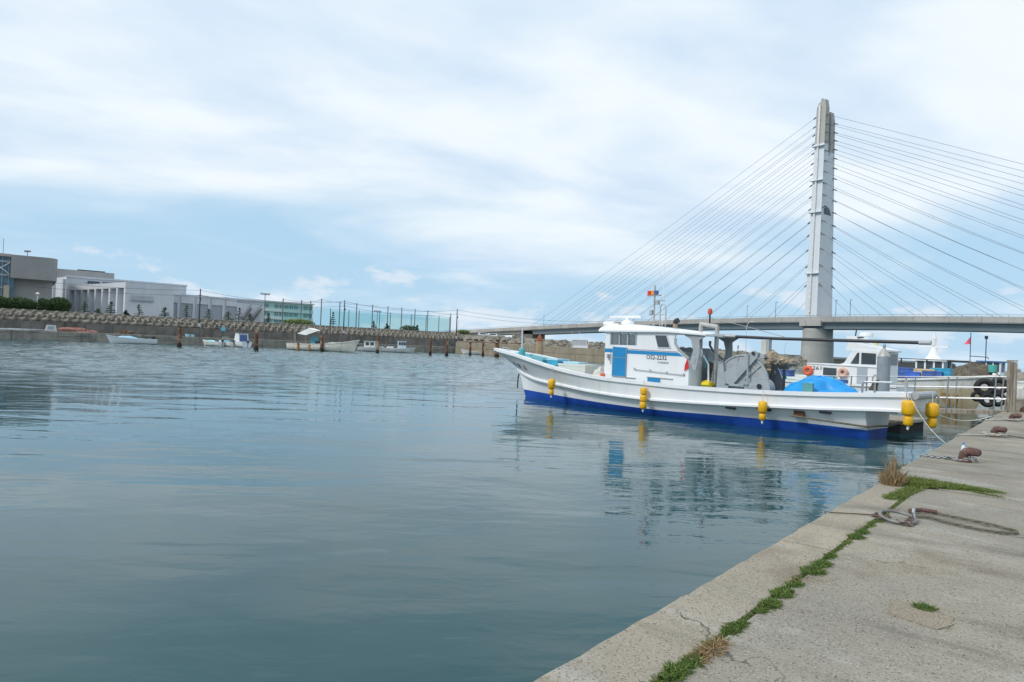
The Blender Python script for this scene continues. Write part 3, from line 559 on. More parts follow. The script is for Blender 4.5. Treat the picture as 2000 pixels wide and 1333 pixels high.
wbox(MB(), .6, 1.6, 32.3, 32.98, GZ, 11.2).build('entrance_column', mat('tan_tile', (.42, .36, .27), .8), A, world=True)
wbox(MB(), -28, 1.69, 32.5, 33.3, 17.5, 18.1).build('roof_edge', mat('pink_stone', (.45, .38, .36), .8), A, world=True)
mb = MB(); c = W(4.6, 36, 17.9); mb.cyl(c, c+Vector((0, 0, 1.3)), .07, 6); mb.box(c+Vector((-.35, 0, 1.45)), (.6, .3, .35)); mb.box(c+Vector((.35, 0, 1.45)), (.6, .3, .35)); mb.build('roof_speaker', POLE, A, world=True)
c = W(.2, 40, 17.9); MB().cyl(c, c+Vector((0, 0, 4.2)), .05, 5).build('lightning_rod', POLE, A, world=True)
A2 = thing('grey_rear_block', 'plain grey rear block rising behind the white hall', 'building', W(14, 76, GZ), WA)
zr = 2.2+(16.8-2.2)*1.13; wbox(MB(), 8.5, 25.8, 72, 92, GZ, zr).build('wall', BGREY, A2, world=True)
wbox(MB(), 17, 23.6, 73, 75, zr, zr+.35).build('roof_unit', DPOLE, A2, world=True)
# white hall behind
D = thing('white_hall', 'long white hall with strip windows behind the pilastered wing', 'building', W(13, 62, GZ), WA)
zD = 2.2+(14.5-2.2)*1.115; aD0, aD1 = a_of(130, 60, 15), a_of(364, 60, 15)
MB().prism([(aD0, 60), (aD1, 60), (aD1, 84), (aD0-5.5, 84)], GZ, zD, lambda u, v, w_: W(u, v, w_)).build('wall', BWHITE, D, world=True)
wbox(MB(), aD0-.2, aD1+.2, 59.75, 60.0, zD-.1, zD+.35).build('cornice', BWHITE, D, world=True)
LD = [W(aD0, 60, 0), W(aD0-5.5, 84, 0)]
for i in range(4):
    f0 = .02+i*.32; p = LD[0].lerp(LD[1], f0); q = LD[0].lerp(LD[1], min(f0+.05, 1)); nrm = Vector((-WD.x, -WD.y, 0))*.6
    MB().prism([(0, 0), (1, 0), (1, 1), (0, 1)], GZ, zD-.6, lambda u, v, w_: p+(q-p)*u+nrm*v+Vector((0, 0, w_))).build('pilaster', BWHITE, D, world=True)
for px0, px1 in ((171, 194), (200, 223), (229, 240), (291, 303), (309, 329)):
    a0, a1 = a_of(px0, 60, 14), a_of(px1, 60, 14); z0, z1 = zD-1.9, zD-.7
    f = wbox(MB(), a0, a1, 59.7, 59.97, z0, z1).build('window', DGLASS, D, world=True); n_ = max(2, int((a1-a0)/.75))
    for k in range(n_):
        aa = a0+(a1-a0)*(k+.5)/n_; wbox(MB(), aa-.2, aa+.2, 59.6, 59.69, z0+.1, z1-.6).build('pane', SHUT, f, world=True)
# pilastered wing
cR, cL = Vector((-88, 157, 0)), Vector((-114.8, 178, 0)); zC = 13.5; cd = (cL-cR).normalized(); cn = Vector((cd.y, -cd.x, 0))
if cn.y > 0: cn = -cn
C_ = thing('pilastered_wing', 'white wing with eight tall recessed bays between pilasters', 'building', cR+Vector((0, 0, GZ)))
cF = cR+WD*9
MB().add([p+Vector((0, 0, z)) for z in (GZ, zC) for p in (cR, cF, cF+WN*24, cL)], [(3, 2, 1, 0), (4, 5, 6, 7)]+[(i, (i+1) % 4, 4+(i+1) % 4, 4+i) for i in range(4)]).build('wall', BWHITE, C_, world=True)
Lc = (cL-cR).length
def CP(s, o_, z): return cR+cd*s+cn*o_+Vector((0, 0, z))
MB().prism([(0, 0.01), (Lc, 0.01), (Lc, 1.3), (0, 1.3)], zC-1.25, zC+.01, lambda u, v, w_: CP(u, v, w_)).build('fascia', BWHITE, C_, world=True)
for i in range(9):
    s = i*(Lc-.9)/8; MB().prism([(s, .01), (s+.9, .01), (s+.9, 1.28), (s, 1.28)], GZ, zC-1.25, lambda u, v, w_: CP(u, v, w_)).build('pilaster', BWHITE, C_, world=True)
# low garage building
aE0, aE1 = a_of(287, 30, 9), a_of(515, 30, 9); zE = 11.5
Eb = thing('garage_building', 'long low white building with a row of grey roller shutters', 'building', W(aE0, 30, GZ), WA)
wbox(MB(), aE0, aE1, 30.4, 52, GZ, zE).build('wall', BWHITE, Eb, world=True)
dz_ = []
pxs = [290, 314, 323, 346, 353, 376, 384, 406, 413, 434, 441, 462]
edges = [aE0]
for i in range(0, 12, 2):
    a0, a1 = a_of(pxs[i], 30, 8), a_of(pxs[i+1], 30, 8); wbox(MB(), edges[-1], a0, 29.9, 30.4, GZ, zE).build('pier_wall', BWHITE, Eb, world=True); edges.append(a1)
    sh = wbox(MB(), a0, a1, 30.2, 30.38, GZ, 9.75).build('shutter', SHUT, Eb, world=True)
    for k in range(8): wbox(MB(), a0+.05, a1-.05, 30.14, 30.19, GZ+.3+k*.5, GZ+.36+k*.5).build('slat', BWHITE, sh, world=True)
    wbox(MB(), a0, a1, 29.9, 30.4, 9.75, zE).build('lintel', BWHITE, Eb, world=True)
wbox(MB(), edges[-1], aE1, 29.9, 30.4, GZ, zE-.8).build('pier_wall', BWHITE, Eb, world=True)
def stair(px0, y0, px1, y1, par, b=28.5):
    a0, a1 = a_of(px0, b, 9), a_of(px1, b, 9); z0, z1 = GZ+.2, 9.6
    mb = MB()
    for bb in (b, b+1.0): mb.cyl(W(a0, bb, z0), W(a1, bb, z1), .12, 6); mb.cyl(W(a0, bb, z0+1), W(a1, bb, z1+1), .05, 5)
    for k in range(14): f = (k+.5)/14; p = W(a0+(a1-a0)*f, b+.5, z0+(z1-z0)*f); mb.box(p, (.35, 1.0, .06), rz=WA)
    mb.build('stair', POLE, par, world=True)
for i, a in enumerate(edges[1:-1]):
    wbox(MB(), a+.6, a+.72, 29.75, 29.89, GZ, zE).build('downpipe', SHUT, Eb, world=True)
for i in range(4): wbox(MB(), aE0+3+i*5.2, aE0+4.6+i*5.2, 36, 37.6, zE, zE+.8).build('roof_unit', SHUT, Eb, world=True)
wbox(MB(), aE0-.1, aE1+.1, 29.8, 30.3, zE+.002, zE+.25).build('coping', BWHITE, Eb, world=True)
for px0, px1 in ((291, 303), (262, 272)):
    a0, a1 = a_of(px0, 25.9, 11), a_of(px1, 25.9, 11); wbox(MB(), a0, a1, 25.9, 25.98, 9.7, 11.8).build('door', SHUT, C_, world=True)
stair(337, 618, 299, 586, C_); stair(474, 622, 492, 606, Eb); stair(492, 606, 512, 606, Eb)
a0, a1 = a_of(256, 25, 9), a_of(300, 25, 9)
wbox(MB(), a0, a1, 25.2, 27.4, 9.4, 9.6).build('balcony', SHUT, C_, world=True)
mb = MB()
for k in range(16): p = W(a0+(a1-a0)*k/15, 25.25, 10.1); mb.box(p, (.06, .06, 1.0))
mb.tube([W(a0, 25.25, 10.6), W(a1, 25.25, 10.6)], .05, 5); mb.build('balcony_rail', STEEL, C_, world=True)
# mint school block
aF0, aF1 = a_of(410, 90, 14), a_of(612, 90, 14); zF = 15.0
F_ = thing('mint_school_block', 'pale mint green block with rows of windows behind the ball nets', 'building', W(aF0, 90, GZ), WA)
wbox(MB(), aF0-12, aF1, 90.6, 104, GZ, zF-.3).build('wall', MINT, F_, world=True); wbox(MB(), aF0-12, aF1+.3, 89.4, 104, zF-.3, zF+.05).build('roof_slab', BWHITE, F_, world=True)
for fl in range(4):
    z0 = zF-2.55-fl*2.75; wbox(MB(), aF0-12, aF1, 89.8, 90.6, z0-1.05, z0).build('balcony_band', mat('mint_band', (.55, .68, .66), .8, .04), F_, world=True)
    n_ = 26
    for k in range(n_):
        aa = aF0-10+(aF1-aF0+10)*(k+.5)/n_
        if k % 6 == 5: continue
        f = wbox(MB(), aa-.62, aa+.62, 90.4, 90.57, z0+.35, z0+1.5).build('window', mat('school_glass', (.16, .25, .27), .2), F_, world=True)
        wbox(MB(), aa-.05, aa+.05, 90.3, 90.39, z0+.25, z0+1.75).build('sash', BWHITE, f, world=True)
# ================================================================== BALL NETS, POLES, WIRES
NETM = net_mat('green_net', (.12, .42, .42), .14, (.84, .96, .96))
bn = thing('ball_net_fence', 'tall pole fence hung with blue green ball netting on the bank', 'net fence', W(58, 22, GZ), WA)
npx = [552, 588, 606, 627, 663, 696, 727, 757, 784, 810, 835, 880]; nz = [12.3, 12.2, 12.2, 13.0, 12.6, 12.5, 12.4, 12.3, 12.2, 12.1, 12.0, 11.6]; prev = None
for px, z in zip(npx, nz):
    a = a_of(px, 22, 9); MB().cyl(W(a, 22, GZ), W(a, 22, z), .13, 6).build('net_pole', POLE, bn, world=True)
    if prev:
        a_, z_ = prev; MB().tube([W(a_, 22, z_-.2), W((a+a_)/2, 22, (z+z_)/2-.45), W(a, 22, z-.2)], .04, 4).build('top_wire', POLE, bn, world=True)
        MB().add([W(a_, 22.15, GZ), W(a, 22.15, GZ), W(a, 22.15, 10.6), W(a_, 22.15, 10.6)], [(0, 1, 2, 3)]).build('net_panel', NETM, bn, world=True)
    prev = (a, z)
b2 = thing('rear_net_fence', 'second row of ball net poles farther back behind the bank', 'net fence', W(70, 52, GZ), WA); prev = None
for px in (645, 681, 701, 741, 762, 803, 832, 857, 878):
    a = a_of(px, 55, 9); MB().cyl(W(a, 55, GZ), W(a, 55, 12.2), .13, 6).build('net_pole', POLE, b2, world=True)
    if prev is not None: MB().add([W(prev, 55, GZ), W(a, 55, GZ), W(a, 55, 11.4), W(prev, 55, 11.4)], [(0, 1, 2, 3)]).build('net_panel', NETM, b2, world=True)
    prev = a
ups = []
for px, ty, lab in ((390, 563, 'dark utility pole left of the garage shutters, nearest the grey hall'), (672, 588, 'dark utility pole in front of the ball nets behind the old boat'), (892, 607, 'dark utility pole right of the ball nets near the viaduct')):
    a = a_of(px, 6.2, 8); t = thing('utility_pole', lab, 'pole', W(a, 6.2, 3.4), WA, 'utility poles on the bank'); zt_ = 12.1
    MB().lathe([(.17, 0), (.11, zt_-3.4)], n=8).build('pole', DPOLE, t); MB().box((0, 0, zt_-4.8), (.7, .12, .12)).build('crossarm', DPOLE, t); MB().cyl((.25, 0, zt_-5.9), (.25, 0, zt_-5.4), .14, 8).build('transformer', GREY, t)
    MB().box((0, -.2, .9), (.5, .1, .7)).build('notice_plate', BWHITE, t)
    ups.append(W(a, 6.2, zt_-.3))
ups = [W(-14, 6.2, 12.6)]+ups+[Vector((30, 205, 11.4))]
for p, q, lab in zip(ups, ups[1:], ('in front of the halls', 'from the left pole to the middle pole', 'from the middle pole to the right pole', 'from the right pole toward the bridge')):
    t = thing('overhead_wire', 'thin overhead wire running '+lab, 'wire', p)
    for dz2 in (0, -1.1): MB().tube([p.lerp(q, f)+Vector((0, 0, dz2-1.2*4*f*(1-f))) for f in [i/10 for i in range(11)]], .028, 4).build('strand', DPOLE, t, world=True)
for px, ty, b, lab in ((73, 575, 15, 'short white globe lamp post beside the hedge'), (516, 574, 50, 'stadium floodlight pole standing behind the garage building'), (736, 608, 70, 'floodlight pole behind the ball nets')):
    a = a_of(px, b, 8); d = ray(px, ty); p = W(a, b, GZ); top = HW+d.z*p.y/d.y; t = thing('lamp_post', lab, 'lamp', p, WA)
    MB().cyl((0, 0, 0), (0, 0, top-GZ), .1, 6).build('pole', POLE if px > 100 else BWHITE, t)
    if px < 100: MB().lathe([(.05, -.2), (.32, .0), (.35, .15), (.05, .38)], (0, 0, top-GZ)).build('globe', WHITE, t)
    else:
        for x in (-1.1, -.4, .4, 1.1): MB().box((x, 0, top-GZ), (.5, .4, .35)).build('floodlight', GREY, t)
        MB().box((0, 0, top-GZ-.3), (2.6, .15, .12)).build('crossbar', POLE, t)
# ================================================================== HEDGES, PINES
rnd = random.Random(21)
for px, rx, rz_, lab in ((-12, 3.4, 1.5, 'long low clipped hedge at the left frame edge'), (38, 3.0, 1.45, 'low clipped hedge left of the globe lamp'), (85, 1.6, 1.5, 'round clipped shrub right of the globe lamp'), (116, 2.2, 1.75, 'largest round clipped shrub beside the pilastered wing')):
    a = a_of(px, 15.5, 7); t = thing('clipped_shrub', lab, 'shrub', W(a, 15.5, GZ), WA, 'clipped shrubs on the bank')
    MB().cyl((0, 0, 0), (0, 0, .8), .12, 6).build('stem', TRUNK, t)
    mb = MB(); leaves(mb, (0, 0, rz_*.85), (rx, 1.5, rz_), int(1500*rx), .17, rnd, .72); leaves(mb, (0, 0, rz_*.85), (rx*.8, 1.2, rz_*.85), 500, .3, rnd, .2); mb.build('crown', LEAF, t)
def pine(px, h, b, lab, wide=1.0):
    a = a_of(px, b, 7); t = thing('pine_tree', lab, 'pine', W(a, b, GZ), rnd.uniform(0, 6), 'young pines along the bank road')
    tr = MB(); pts = [Vector((math.sin(i*.9)*.12, math.cos(i*1.3)*.1, h*i/6)) for i in range(7)]; tr.tube(pts, [.12-.014*i for i in range(7)], 6); cr = MB()
    for i in range(6):
        z = h*(.25+.14*i); r = (1-.13*i)*.95*wide
        for k in range(3):
            an = rnd.uniform(0, 6.28); c = Vector((math.cos(an)*r*.55, math.sin(an)*r*.55, z)); tr.tube([(0, 0, z-.15), c], [.05, .02], 4); leaves(cr, c, (r*.62, r*.62, .09), 75, .1, rnd, .0)
    leaves(cr, (0, 0, h), (.25, .25, .3), 60, .12, rnd, 0); tr.build('trunk', TRUNK, t); cr.build('crown', PINE, t)
for px, h, lab, wd_ in ((165, 2.4, 'pine left of centre before the pilastered wing', 1.1), (191, 1.1, 'smallest low pine before the third pilaster', .8), (217, 2.7, 'taller layered pine before the pilastered wing', 1.0), (246, 1.1, 'low pine at the right corner of the pilastered wing', .8), (271, 2.5, 'leaning flat topped pine below the balcony stair', 1.0),
        (322, 2.2, 'pine at the foot of the outside stair', 1.2), (364, 3.0, 'thin open pine before the second shutter', .9), (408, 2.5, 'round pine right of the left utility pole', 1.2), (446, 2.2, 'broad low pine before the last shutters', 1.5), (467, 3.2, 'dense dark upright tree before the garage stair', 1.1), (488, 2.0, 'pale pine below the garage stair landing', 1.1), (525, 2.4, 'pine at the right end of the garage building', .8),
        (650, 3.6, 'tall thin pine before the ball nets behind the old boat', .9), (730, 2.0, 'pine near the middle of the ball nets', .9), (756, 1.6, 'small pine right of the middle of the ball nets', .9), (815, 1.6, 'small pine near the right end of the ball nets', .9)):
    pine(px, h, 14.2, lab, wd_)
for px, rx, lab in ((585, 4.2, 'olive bush row at the foot of the mint block'), (800, 3.0, 'dark distant bush behind the right ball nets'), (905, 2.4, 'bright green bush beside the right utility pole')):
    a = a_of(px, 17, 7); t = thing('bank_bush', lab, 'bush', W(a, 17, GZ), WA); mb = MB()
    MB().cyl((0, 0, -.1), (0, 0, .7), .1, 6).build('stem', TRUNK, t); leaves(mb, (0, 0, .7), (rx, 1.2, 1.0 if px < 900 else .6), int(420*rx), .2, rnd, .3); mb.build('crown', OLIVE if px != 800 else LEAF, t)
# ================================================================== BOATS
def heading(v): return math.atan2(v[1], v[0])
def small_boat(name, label, cat, loc, rz, L, B, H, rise, hm, dm, group=None, xoff=0.0):
    loc = Vector(loc); loc.z += .16 if loc.y > 90 else 0
    t = thing(name, label, cat, loc, rz, group)
    bt = [(0, .80), (.3, 1.0), (.6, .98), (.8, .68), (.92, .34), (1, .03)]; n = 22
    def row(u):
        b = sinterp(bt, u)*B/2; zg = H*(1-.08*math.sin(math.pi*u))+rise*u**2.6; s0 = -L/2+xoff
        P = lambda f, z, k: (s0+L*u*f, b*k, z)
        return [P(.90, -.3, .05), P(.90+.02, -.05, .72), P(.93, .12, .86), P(.97, zg*.62, .97), P(1.0, zg, 1.0)], b, zg, s0+L*u
    R_ = [row(i/n) for i in range(n+1)]
    h = MB()
    for sg in (1, -1): h.loft([[(p[0], p[1]*sg, p[2]) for p in r[0]] for r in R_])
    p0 = R_[0][0]; h.add([(p[0], p[1], p[2]) for p in p0]+[(p[0], -p[1], p[2]) for p in p0[::-1]], [tuple(range(10))])
    h.build('hull', hm, t, sm=True)
    for sg in (1, -1):
        MB().loft([[(x, sg*(b+.05), z-.1), (x, sg*(b+.05), z+.01), (x, sg*max(b-.1, 0), z+.01), (x, sg*max(b-.1, 0), z-.1)] for r, b, z, x in R_], True).build('gunwale', hm, t)
    dk = MB(); D_ = [(min(r[3][0], x)-.02+.04*(1-i/n), max(b*.97-.06-.12*(i/n)**3, 0), max(z*.66, z-.45), x, max(b-.09, 0), z) for i, (r, b, z, x) in enumerate(R_)]
    dk.loft([[(a, b, z), (a, -b, z)] for a, b, z, x, b1_, z1 in D_])
    for sg in (1, -1): dk.loft([[(a, sg*b, z), (x, sg*b1_, z1-.03)] for a, b, z, x, b1_, z1 in D_])
    dk.build('deck', dm, t)
    return t, R_
def outboard(t, x, z, y=0.0, mt=None):
    o = MB().box((x-.18, y, z+.28), (.42, .3, .42)).build('outboard_motor', mt or DARK, t); MB().cyl((x-.16, y, z+.1), (x-.16, y, z-.75), .07, 8).build('motor_leg', mt or DARK, o)
# ---- main white fishing boat
BC = Vector((10.723, 19.858, 0)); BAX = Vector((-.67576, .73712, 0)); BRZ = heading(BAX)
FB = thing('fishing_boat', 'large white fishing boat with blue bottom and blue cabin door in the foreground', 'boat', BC, BRZ)
zg = lambda s: sinterp([(-1.05, 1.41), (-.3, 1.36), (1.1, 1.27), (2.8, 1.2), (4.4, 1.17), (5.7, 1.16), (7.2, 1.19), (8.9, 1.23), (10, 1.3), (11.4, 1.44), (13.2, 1.69), (14.85, 1.93), (17, 2.14)], s)
zr = lambda s: sinterp([(-1.05, .9), (-.3, .87), (1.1, .78), (2.8, .7), (4.4, .63), (7.2, .56), (9.8, .62), (11.45, .72), (13.6, .84), (14.8, 1.03), (15.4, 1.2)], s)
zb = lambda s: sinterp([(0, .27), (2, .30), (4.6, .26), (6.6, .22), (9, .23), (11.6, .28), (14.9, .33)], s)
bG = lambda u: sinterp([(0, 1.0), (.1, 1.2), (.25, 1.42), (.45, 1.52), (.6, 1.48), (.72, 1.3), (.82, 1.0), (.9, .66), (.96, .34), (1, .05)], u)
bR = lambda u: sinterp([(0, 1.0), (.1, 1.2), (.3, 1.45), (.5, 1.5), (.65, 1.38), (.78, 1.02), (.88, .64), (.95, .3), (1, .03)], u)
bB = lambda u: sinterp([(0, .80), (.2, 1.05), (.4, 1.25), (.6, 1.2), (.75, .9), (.87, .5), (.95, .2), (1, .02)], u)
NS = 44; U = [i/NS for i in range(NS+1)]
sG = lambda u: -1.05+18.05*u
sR = lambda u: -1.03+16.43*u
sT = lambda u: 0+15.25*u
sB = lambda u: 0+14.93*u
def mir(rows): return [[(p[0], -p[1], p[2]) for p in r] for r in rows]
low = [[(sB(u)*.96, .04, -.6), (sB(u)*.985, bB(u)*.8, -.2), (sB(u), bB(u), zb(sB(u)))] for u in U]
mb = MB(); mb.loft(low); mb.loft(mir(low)); e_ = low[0]; mb.add(e_+[(p[0], -p[1], p[2]) for p in e_[::-1]], [tuple(range(6))]); mb.build('bottom_paint', BLUEP, FB, sm=True)
mid = [[(sB(u), bB(u)+.0, zb(sB(u))), (sT(u), max(bR(min(1, (sT(u)+1.03)/16.43))-.13, .015)*(1 if u < .9 else 1), zr(sT(u))-.03)] for u in U]
mb = MB(); mb.loft(mid); mb.loft(mir(mid)); e_ = mid[0]; mb.add(e_+[(p[0], -p[1], p[2]) for p in e_[::-1]], [tuple(range(4))]); mb.build('lower_hull', HULLW, FB, sm=True)
upr = [[(sT(u) if u > .07 else sR(u), max(bR(u)-.13, .01) if u > .07 else bR(u)-.1, zr(sR(u))-.03), (sR(u), bR(u)+.03, zr(sR(u))-.02), (sR(u), bR(u)+.03, zr(sR(u))+.04), (sR(u), bR(u)-.03, zr(sR(u))+.07), (sG(u)*.5+sR(u)*.5, bG(u)*.5+bR(u)*.5-.03, zg(sG(u))*.5+zr(sR(u))*.5), (sG(u), bG(u), zg(sG(u))-.1)] for u in U]
mb = MB(); mb.loft(upr); mb.loft(mir(upr)); e_ = upr[0]; mb.add(e_[1:]+[(p[0], -p[1], p[2]) for p in e_[:0:-1]], [tuple(range(10))])
st = [u for u in U if sR(u) < .8]; mb.loft([[(sR(u), bR(u), zr(sR(u))-.025), (sR(u), -bR(u), zr(sR(u))-.025)] for u in st]); mb.build('bulwark', HULLW, FB, sm=True)
cap = [[(sG(u), bG(u)+.05, zg(sG(u))-.12), (sG(u)+(.04 if u == 1 else 0), bG(u)+.05, zg(sG(u))), (sG(u), max(bG(u)-.16, .0), zg(sG(u))), (sG(u), max(bG(u)-.16, 0), zg(sG(u))-.12)] for u in U]
mb = MB(); mb.loft(cap, True); mb.loft(mir(cap), True); e_ = sG(0); mb.mm((e_-.05, -1.0, zg(e_)-.12), (e_+.12, 1.0, zg(e_)+.004)); mb.build('gunwale', WHITE, FB)
def hb(s, z):     # inside half-breadth of the hull at station s, height z
    ug = min(1, (s+1.05)/18.05); f = max(0, min(1, (z-zr(min(s, 15.4)))/(zg(s)-zr(min(s, 15.4))))); b_ = bR((s+1.03)/16.43) if s < 15.3 else 0
    return max(0, b_+(bG(ug)-b_)*f-.09)
dkz = lambda s: max(.72, zr(min(s, 15.4))+.06, zg(s)-.62) if s < 13.5 else zg(s)-.62+.42*min(1, (s-13.5)/2.5)
inn = [[(sG(u), max(bG(u)-.15, .0), zg(sG(u))-.02), (sG(u), hb(sG(u), dkz(sG(u))), dkz(sG(u)))] for u in U]
mb = MB(); mb.loft(inn); mb.loft(mir(inn)); mb.build('bulwark_lining', TEAL, FB)
MB().loft([[(sG(u), hb(sG(u), dkz(sG(u))), dkz(sG(u))), (sG(u), -hb(sG(u), dkz(sG(u))), dkz(sG(u)))] for u in U]).build('deck', PTEAL, FB)
# bow gear
MB().lathe([(.15, -.5), (.15, .02), (.13, .06)], (15.0, .15, 2.12), 12).build('bow_bitt', mat('bitt_teal', (.09, .4, .44), .5), FB)
MB().cyl((15.15, .0, 1.6), (15.2, 0, 3.1), .035, 8).build('flag_staff', BWHITE, FB)
MB().box((14.2, 0, 1.78), (.5, 1.1, .06)).build('cross_thwart', PTEAL, FB); MB().box((12.7, 0, 1.5), (.35, 1.9, .06)).build('cross_thwart', PTEAL, FB)
MB().tube([(16.3, y, 2.12+.06*(1-abs(y)*4)) for y in (-.2, -.1, 0, .1, .2)], .035, 6).build('fairlead', STEEL, FB)
MB().tube([(15.3, 0, 1.0), (15.36, 0, .8), (15.36, 0, .35)], .03, 5).build('anchor_chain', DARK, FB)
def crate(name, label, cat, x, y, z, d, mt, lid=None, rz=0.0):
    t = thing(name, label, cat, BC+BAX*x+Vector((-BAX.y, BAX.x, 0))*y+Vector((0, 0, z)), BRZ+rz)
    b = MB(); a_ = .9; o = [(-d[0]/2*a_, -d[1]/2*a_, 0), (d[0]/2*a_, -d[1]/2*a_, 0), (d[0]/2*a_, d[1]/2*a_, 0), (-d[0]/2*a_, d[1]/2*a_, 0)]
    p = [(v[0]/a_, v[1]/a_, d[2]) for v in o]; q = [(v[0]*.93, v[1]*.93, d[2]) for v in p]; r = [(v[0]*.9, v[1]*.9, .04) for v in p]
    b.loft([o, p, q, r], True).add(o, [(3, 2, 1, 0)]).add(r, [(0, 1, 2, 3)]); b.build('tub', mt, t)
    if lid: MB().box((0, 0, d[2]+.03), (d[0]*1.03, d[1]*1.03, .07)).build('lid', lid, t)
    return t
crate('fish_box', 'blue fish box with pale lid on the white boat bow deck', 'box', 12.75, .15, dkz(12.7)+.12, (.62, .7, .62), CYANC, WBLUE)
crate('fish_box', 'long white fish box behind the blue box on the bow', 'box', 11.55, .2, dkz(11.5)+.1, (1.5, .8, .62), mat('cream_foam', (.78, .76, .7), .7, .05), mat('cream_foam', (.78, .76, .7)))
crate('fish_box', 'flat pale blue tray on top of the white fish box', 'box', 11.8, .1, dkz(11.5)+.8, (.9, .6, .08), WBLUE)
def bpos(x, y, z): return BC+BAX*x+Vector((-BAX.y, BAX.x, 0))*y+Vector((0, 0, z))
t = thing('net_heap', 'heap of pale white netting before the white boat cabin', 'net', bpos(10.05, .35, .75), BRZ)
MB().blob((0, 0, -.05), (.62, .62, .85), .14, 20, 9, 4, True).build('netting', WNET, t, sm=True); MB().box((-.6, .75, .35), (.18, .1, .5)).build('orange_float', ORANGE, t)
# cabin
hw = 1.1; KY = lambda y: (lambda u, v, w_: Vector((u, w_, v)))
def slab(poly, y0, y1, name, mt, par): return MB().prism(poly, y0, y1, lambda u, v, w_: Vector((u, w_, v))).build(name, mt, par)
for sg in (1, -1):
    y0, y1 = sg*(hw-.05), sg*hw
    for k, poly in enumerate(([(9.4, .7), (9.4, 2.46), (6.24, 2.46), (6.13, 2.33), (5.95, 2.2), (5.7, 2.02), (5.67, .7)], [(9.4, 2.46), (9.38, 2.95), (9.14, 2.95), (9.14, 2.46)], [(7.94, 2.46), (7.94, 2.95), (6.22, 2.95), (6.32, 2.72), (6.3, 2.58), (6.24, 2.46)], [(9.14, 2.9), (9.14, 2.95), (7.94, 2.95), (7.94, 2.9)])):
        if sg > 0 or k != 2: slab(poly, y0, y1, 'cabin_wall', WHITE, FB)
    for x in (9.14, 8.72, 8.34, 7.95): slab([(x-.03, 2.46), (x+.03, 2.46), (x+.03, 2.9), (x-.03, 2.9)], sg*(hw-.035), sg*(hw+.008), 'window_post', GREY, FB)
    for x0, x1 in ((8.75, 9.11), (8.37, 8.69), (7.98, 8.31)): slab([(x0, 2.47), (x1, 2.47), (x1, 2.89), (x0, 2.89)], sg*(hw-.03), sg*(hw-.022), 'window_pane', GLASS, FB)
    if sg > 0:
      f = slab([(7.14, 2.88), (6.6, 2.88), (6.42, 2.39), (6.98, 2.39)], sg*(hw+.004), sg*(hw+.022), 'side_window', BWHITE, FB)
      slab([(7.1, 2.84), (6.64, 2.84), (6.48, 2.43), (6.96, 2.43)], sg*(hw+.024), sg*(hw+.03), 'tinted_pane', DGLASS, f)
    slab([(9.402, 2.17), (9.402, 2.31), (9.0, 2.31), (9.0, 2.17)], sg*(hw+.004), sg*(hw+.008), 'blue_stripe', SKYBLUE, FB)
    slab([(8.34, 2.15), (8.34, 2.285), (6.12, 2.25), (5.92, 2.13)], sg*(hw+.004), sg*(hw+.008), 'blue_stripe', SKYBLUE, FB)
    slab([(8.34, 2.31), (8.34, 2.325), (6.16, 2.285), (6.14, 2.27)], sg*(hw+.004), sg*(hw+.007), 'pin_stripe', mat('maroon', (.2, .03, .07), .5), FB)
    # grey arch bracket behind the opening
    slab([(5.66, 2.0), (5.55, 1.7), (5.42, 1.7), (5.3, 2.3), (5.33, 2.7), (5.05, 2.88), (5.95, 2.88), (5.66, 2.72), (5.55, 2.35)], sg*(hw-.06), sg*(hw-.01), 'roof_bracket', GREY, FB)
    slab([(6.3, 2.74), (6.3, 2.56), (6.12, 2.31), (5.74, 2.02), (5.66, 2.1), (6.06, 2.38), (6.21, 2.58), (6.2, 2.74)], sg*(hw+.003), sg*(hw+.02), 'opening_rim', GREY, FB)
MB().mm((9.35, -hw+.055, .7), (9.4, hw-.055, 2.46)).build('front_wall', WHITE, FB)
for y in (-.55, 0, .55): MB().mm((9.34, y-.05, 2.46), (9.4, y+.05, 2.93)).build('window_post', GREY, FB)
MB().mm((9.36, -1.0, 2.47), (9.37, 1.0, 2.92)).build('windscreen', GLASS, FB)
MB().mm((5.67, -hw+.06, .7), (5.72, -.35, 2.0)).build('rear_wall', WHITE, FB); MB().mm((5.67, .35, .7), (5.72, hw-.06, 2.0)).build('rear_wall', WHITE, FB)
MB().mm((6.3, -hw+.06, 1.3), (6.34, hw-.06, 2.3)).build('inner_bulkhead', GREY, FB)
ro = MB(); rows = []
for s, w_, zb_, zt_ in ((9.82, .75, 2.98, 3.03), (9.74, 1.12, 2.95, 3.12), (9.3, 1.2, 2.95, 3.27), (8.0, 1.22, 2.95, 3.2), (6.5, 1.2, 2.95, 3.06), (5.05, 1.15, 2.86, 2.93)):
    rows.append([(s, -w_, zb_), (s, -w_, zb_+.06), (s, -w_*.9, zt_-.02), (s, -w_*.4, zt_+.03), (s, w_*.4, zt_+.03), (s, w_*.9, zt_-.02), (s, w_, zb_+.06), (s, w_, zb_)])
ro.loft(rows, True).add(rows[0], [tuple(range(8))]).add(rows[-1], [tuple(range(8))[::-1]]); ro.build('cabin_roof', WHITE, FB)
dr = slab([(8.98, 1.3), (8.98, 2.385), (8.36, 2.365), (8.36, 1.31)], hw+.004, hw+.03, 'cabin_door', SKYBLUE, FB)
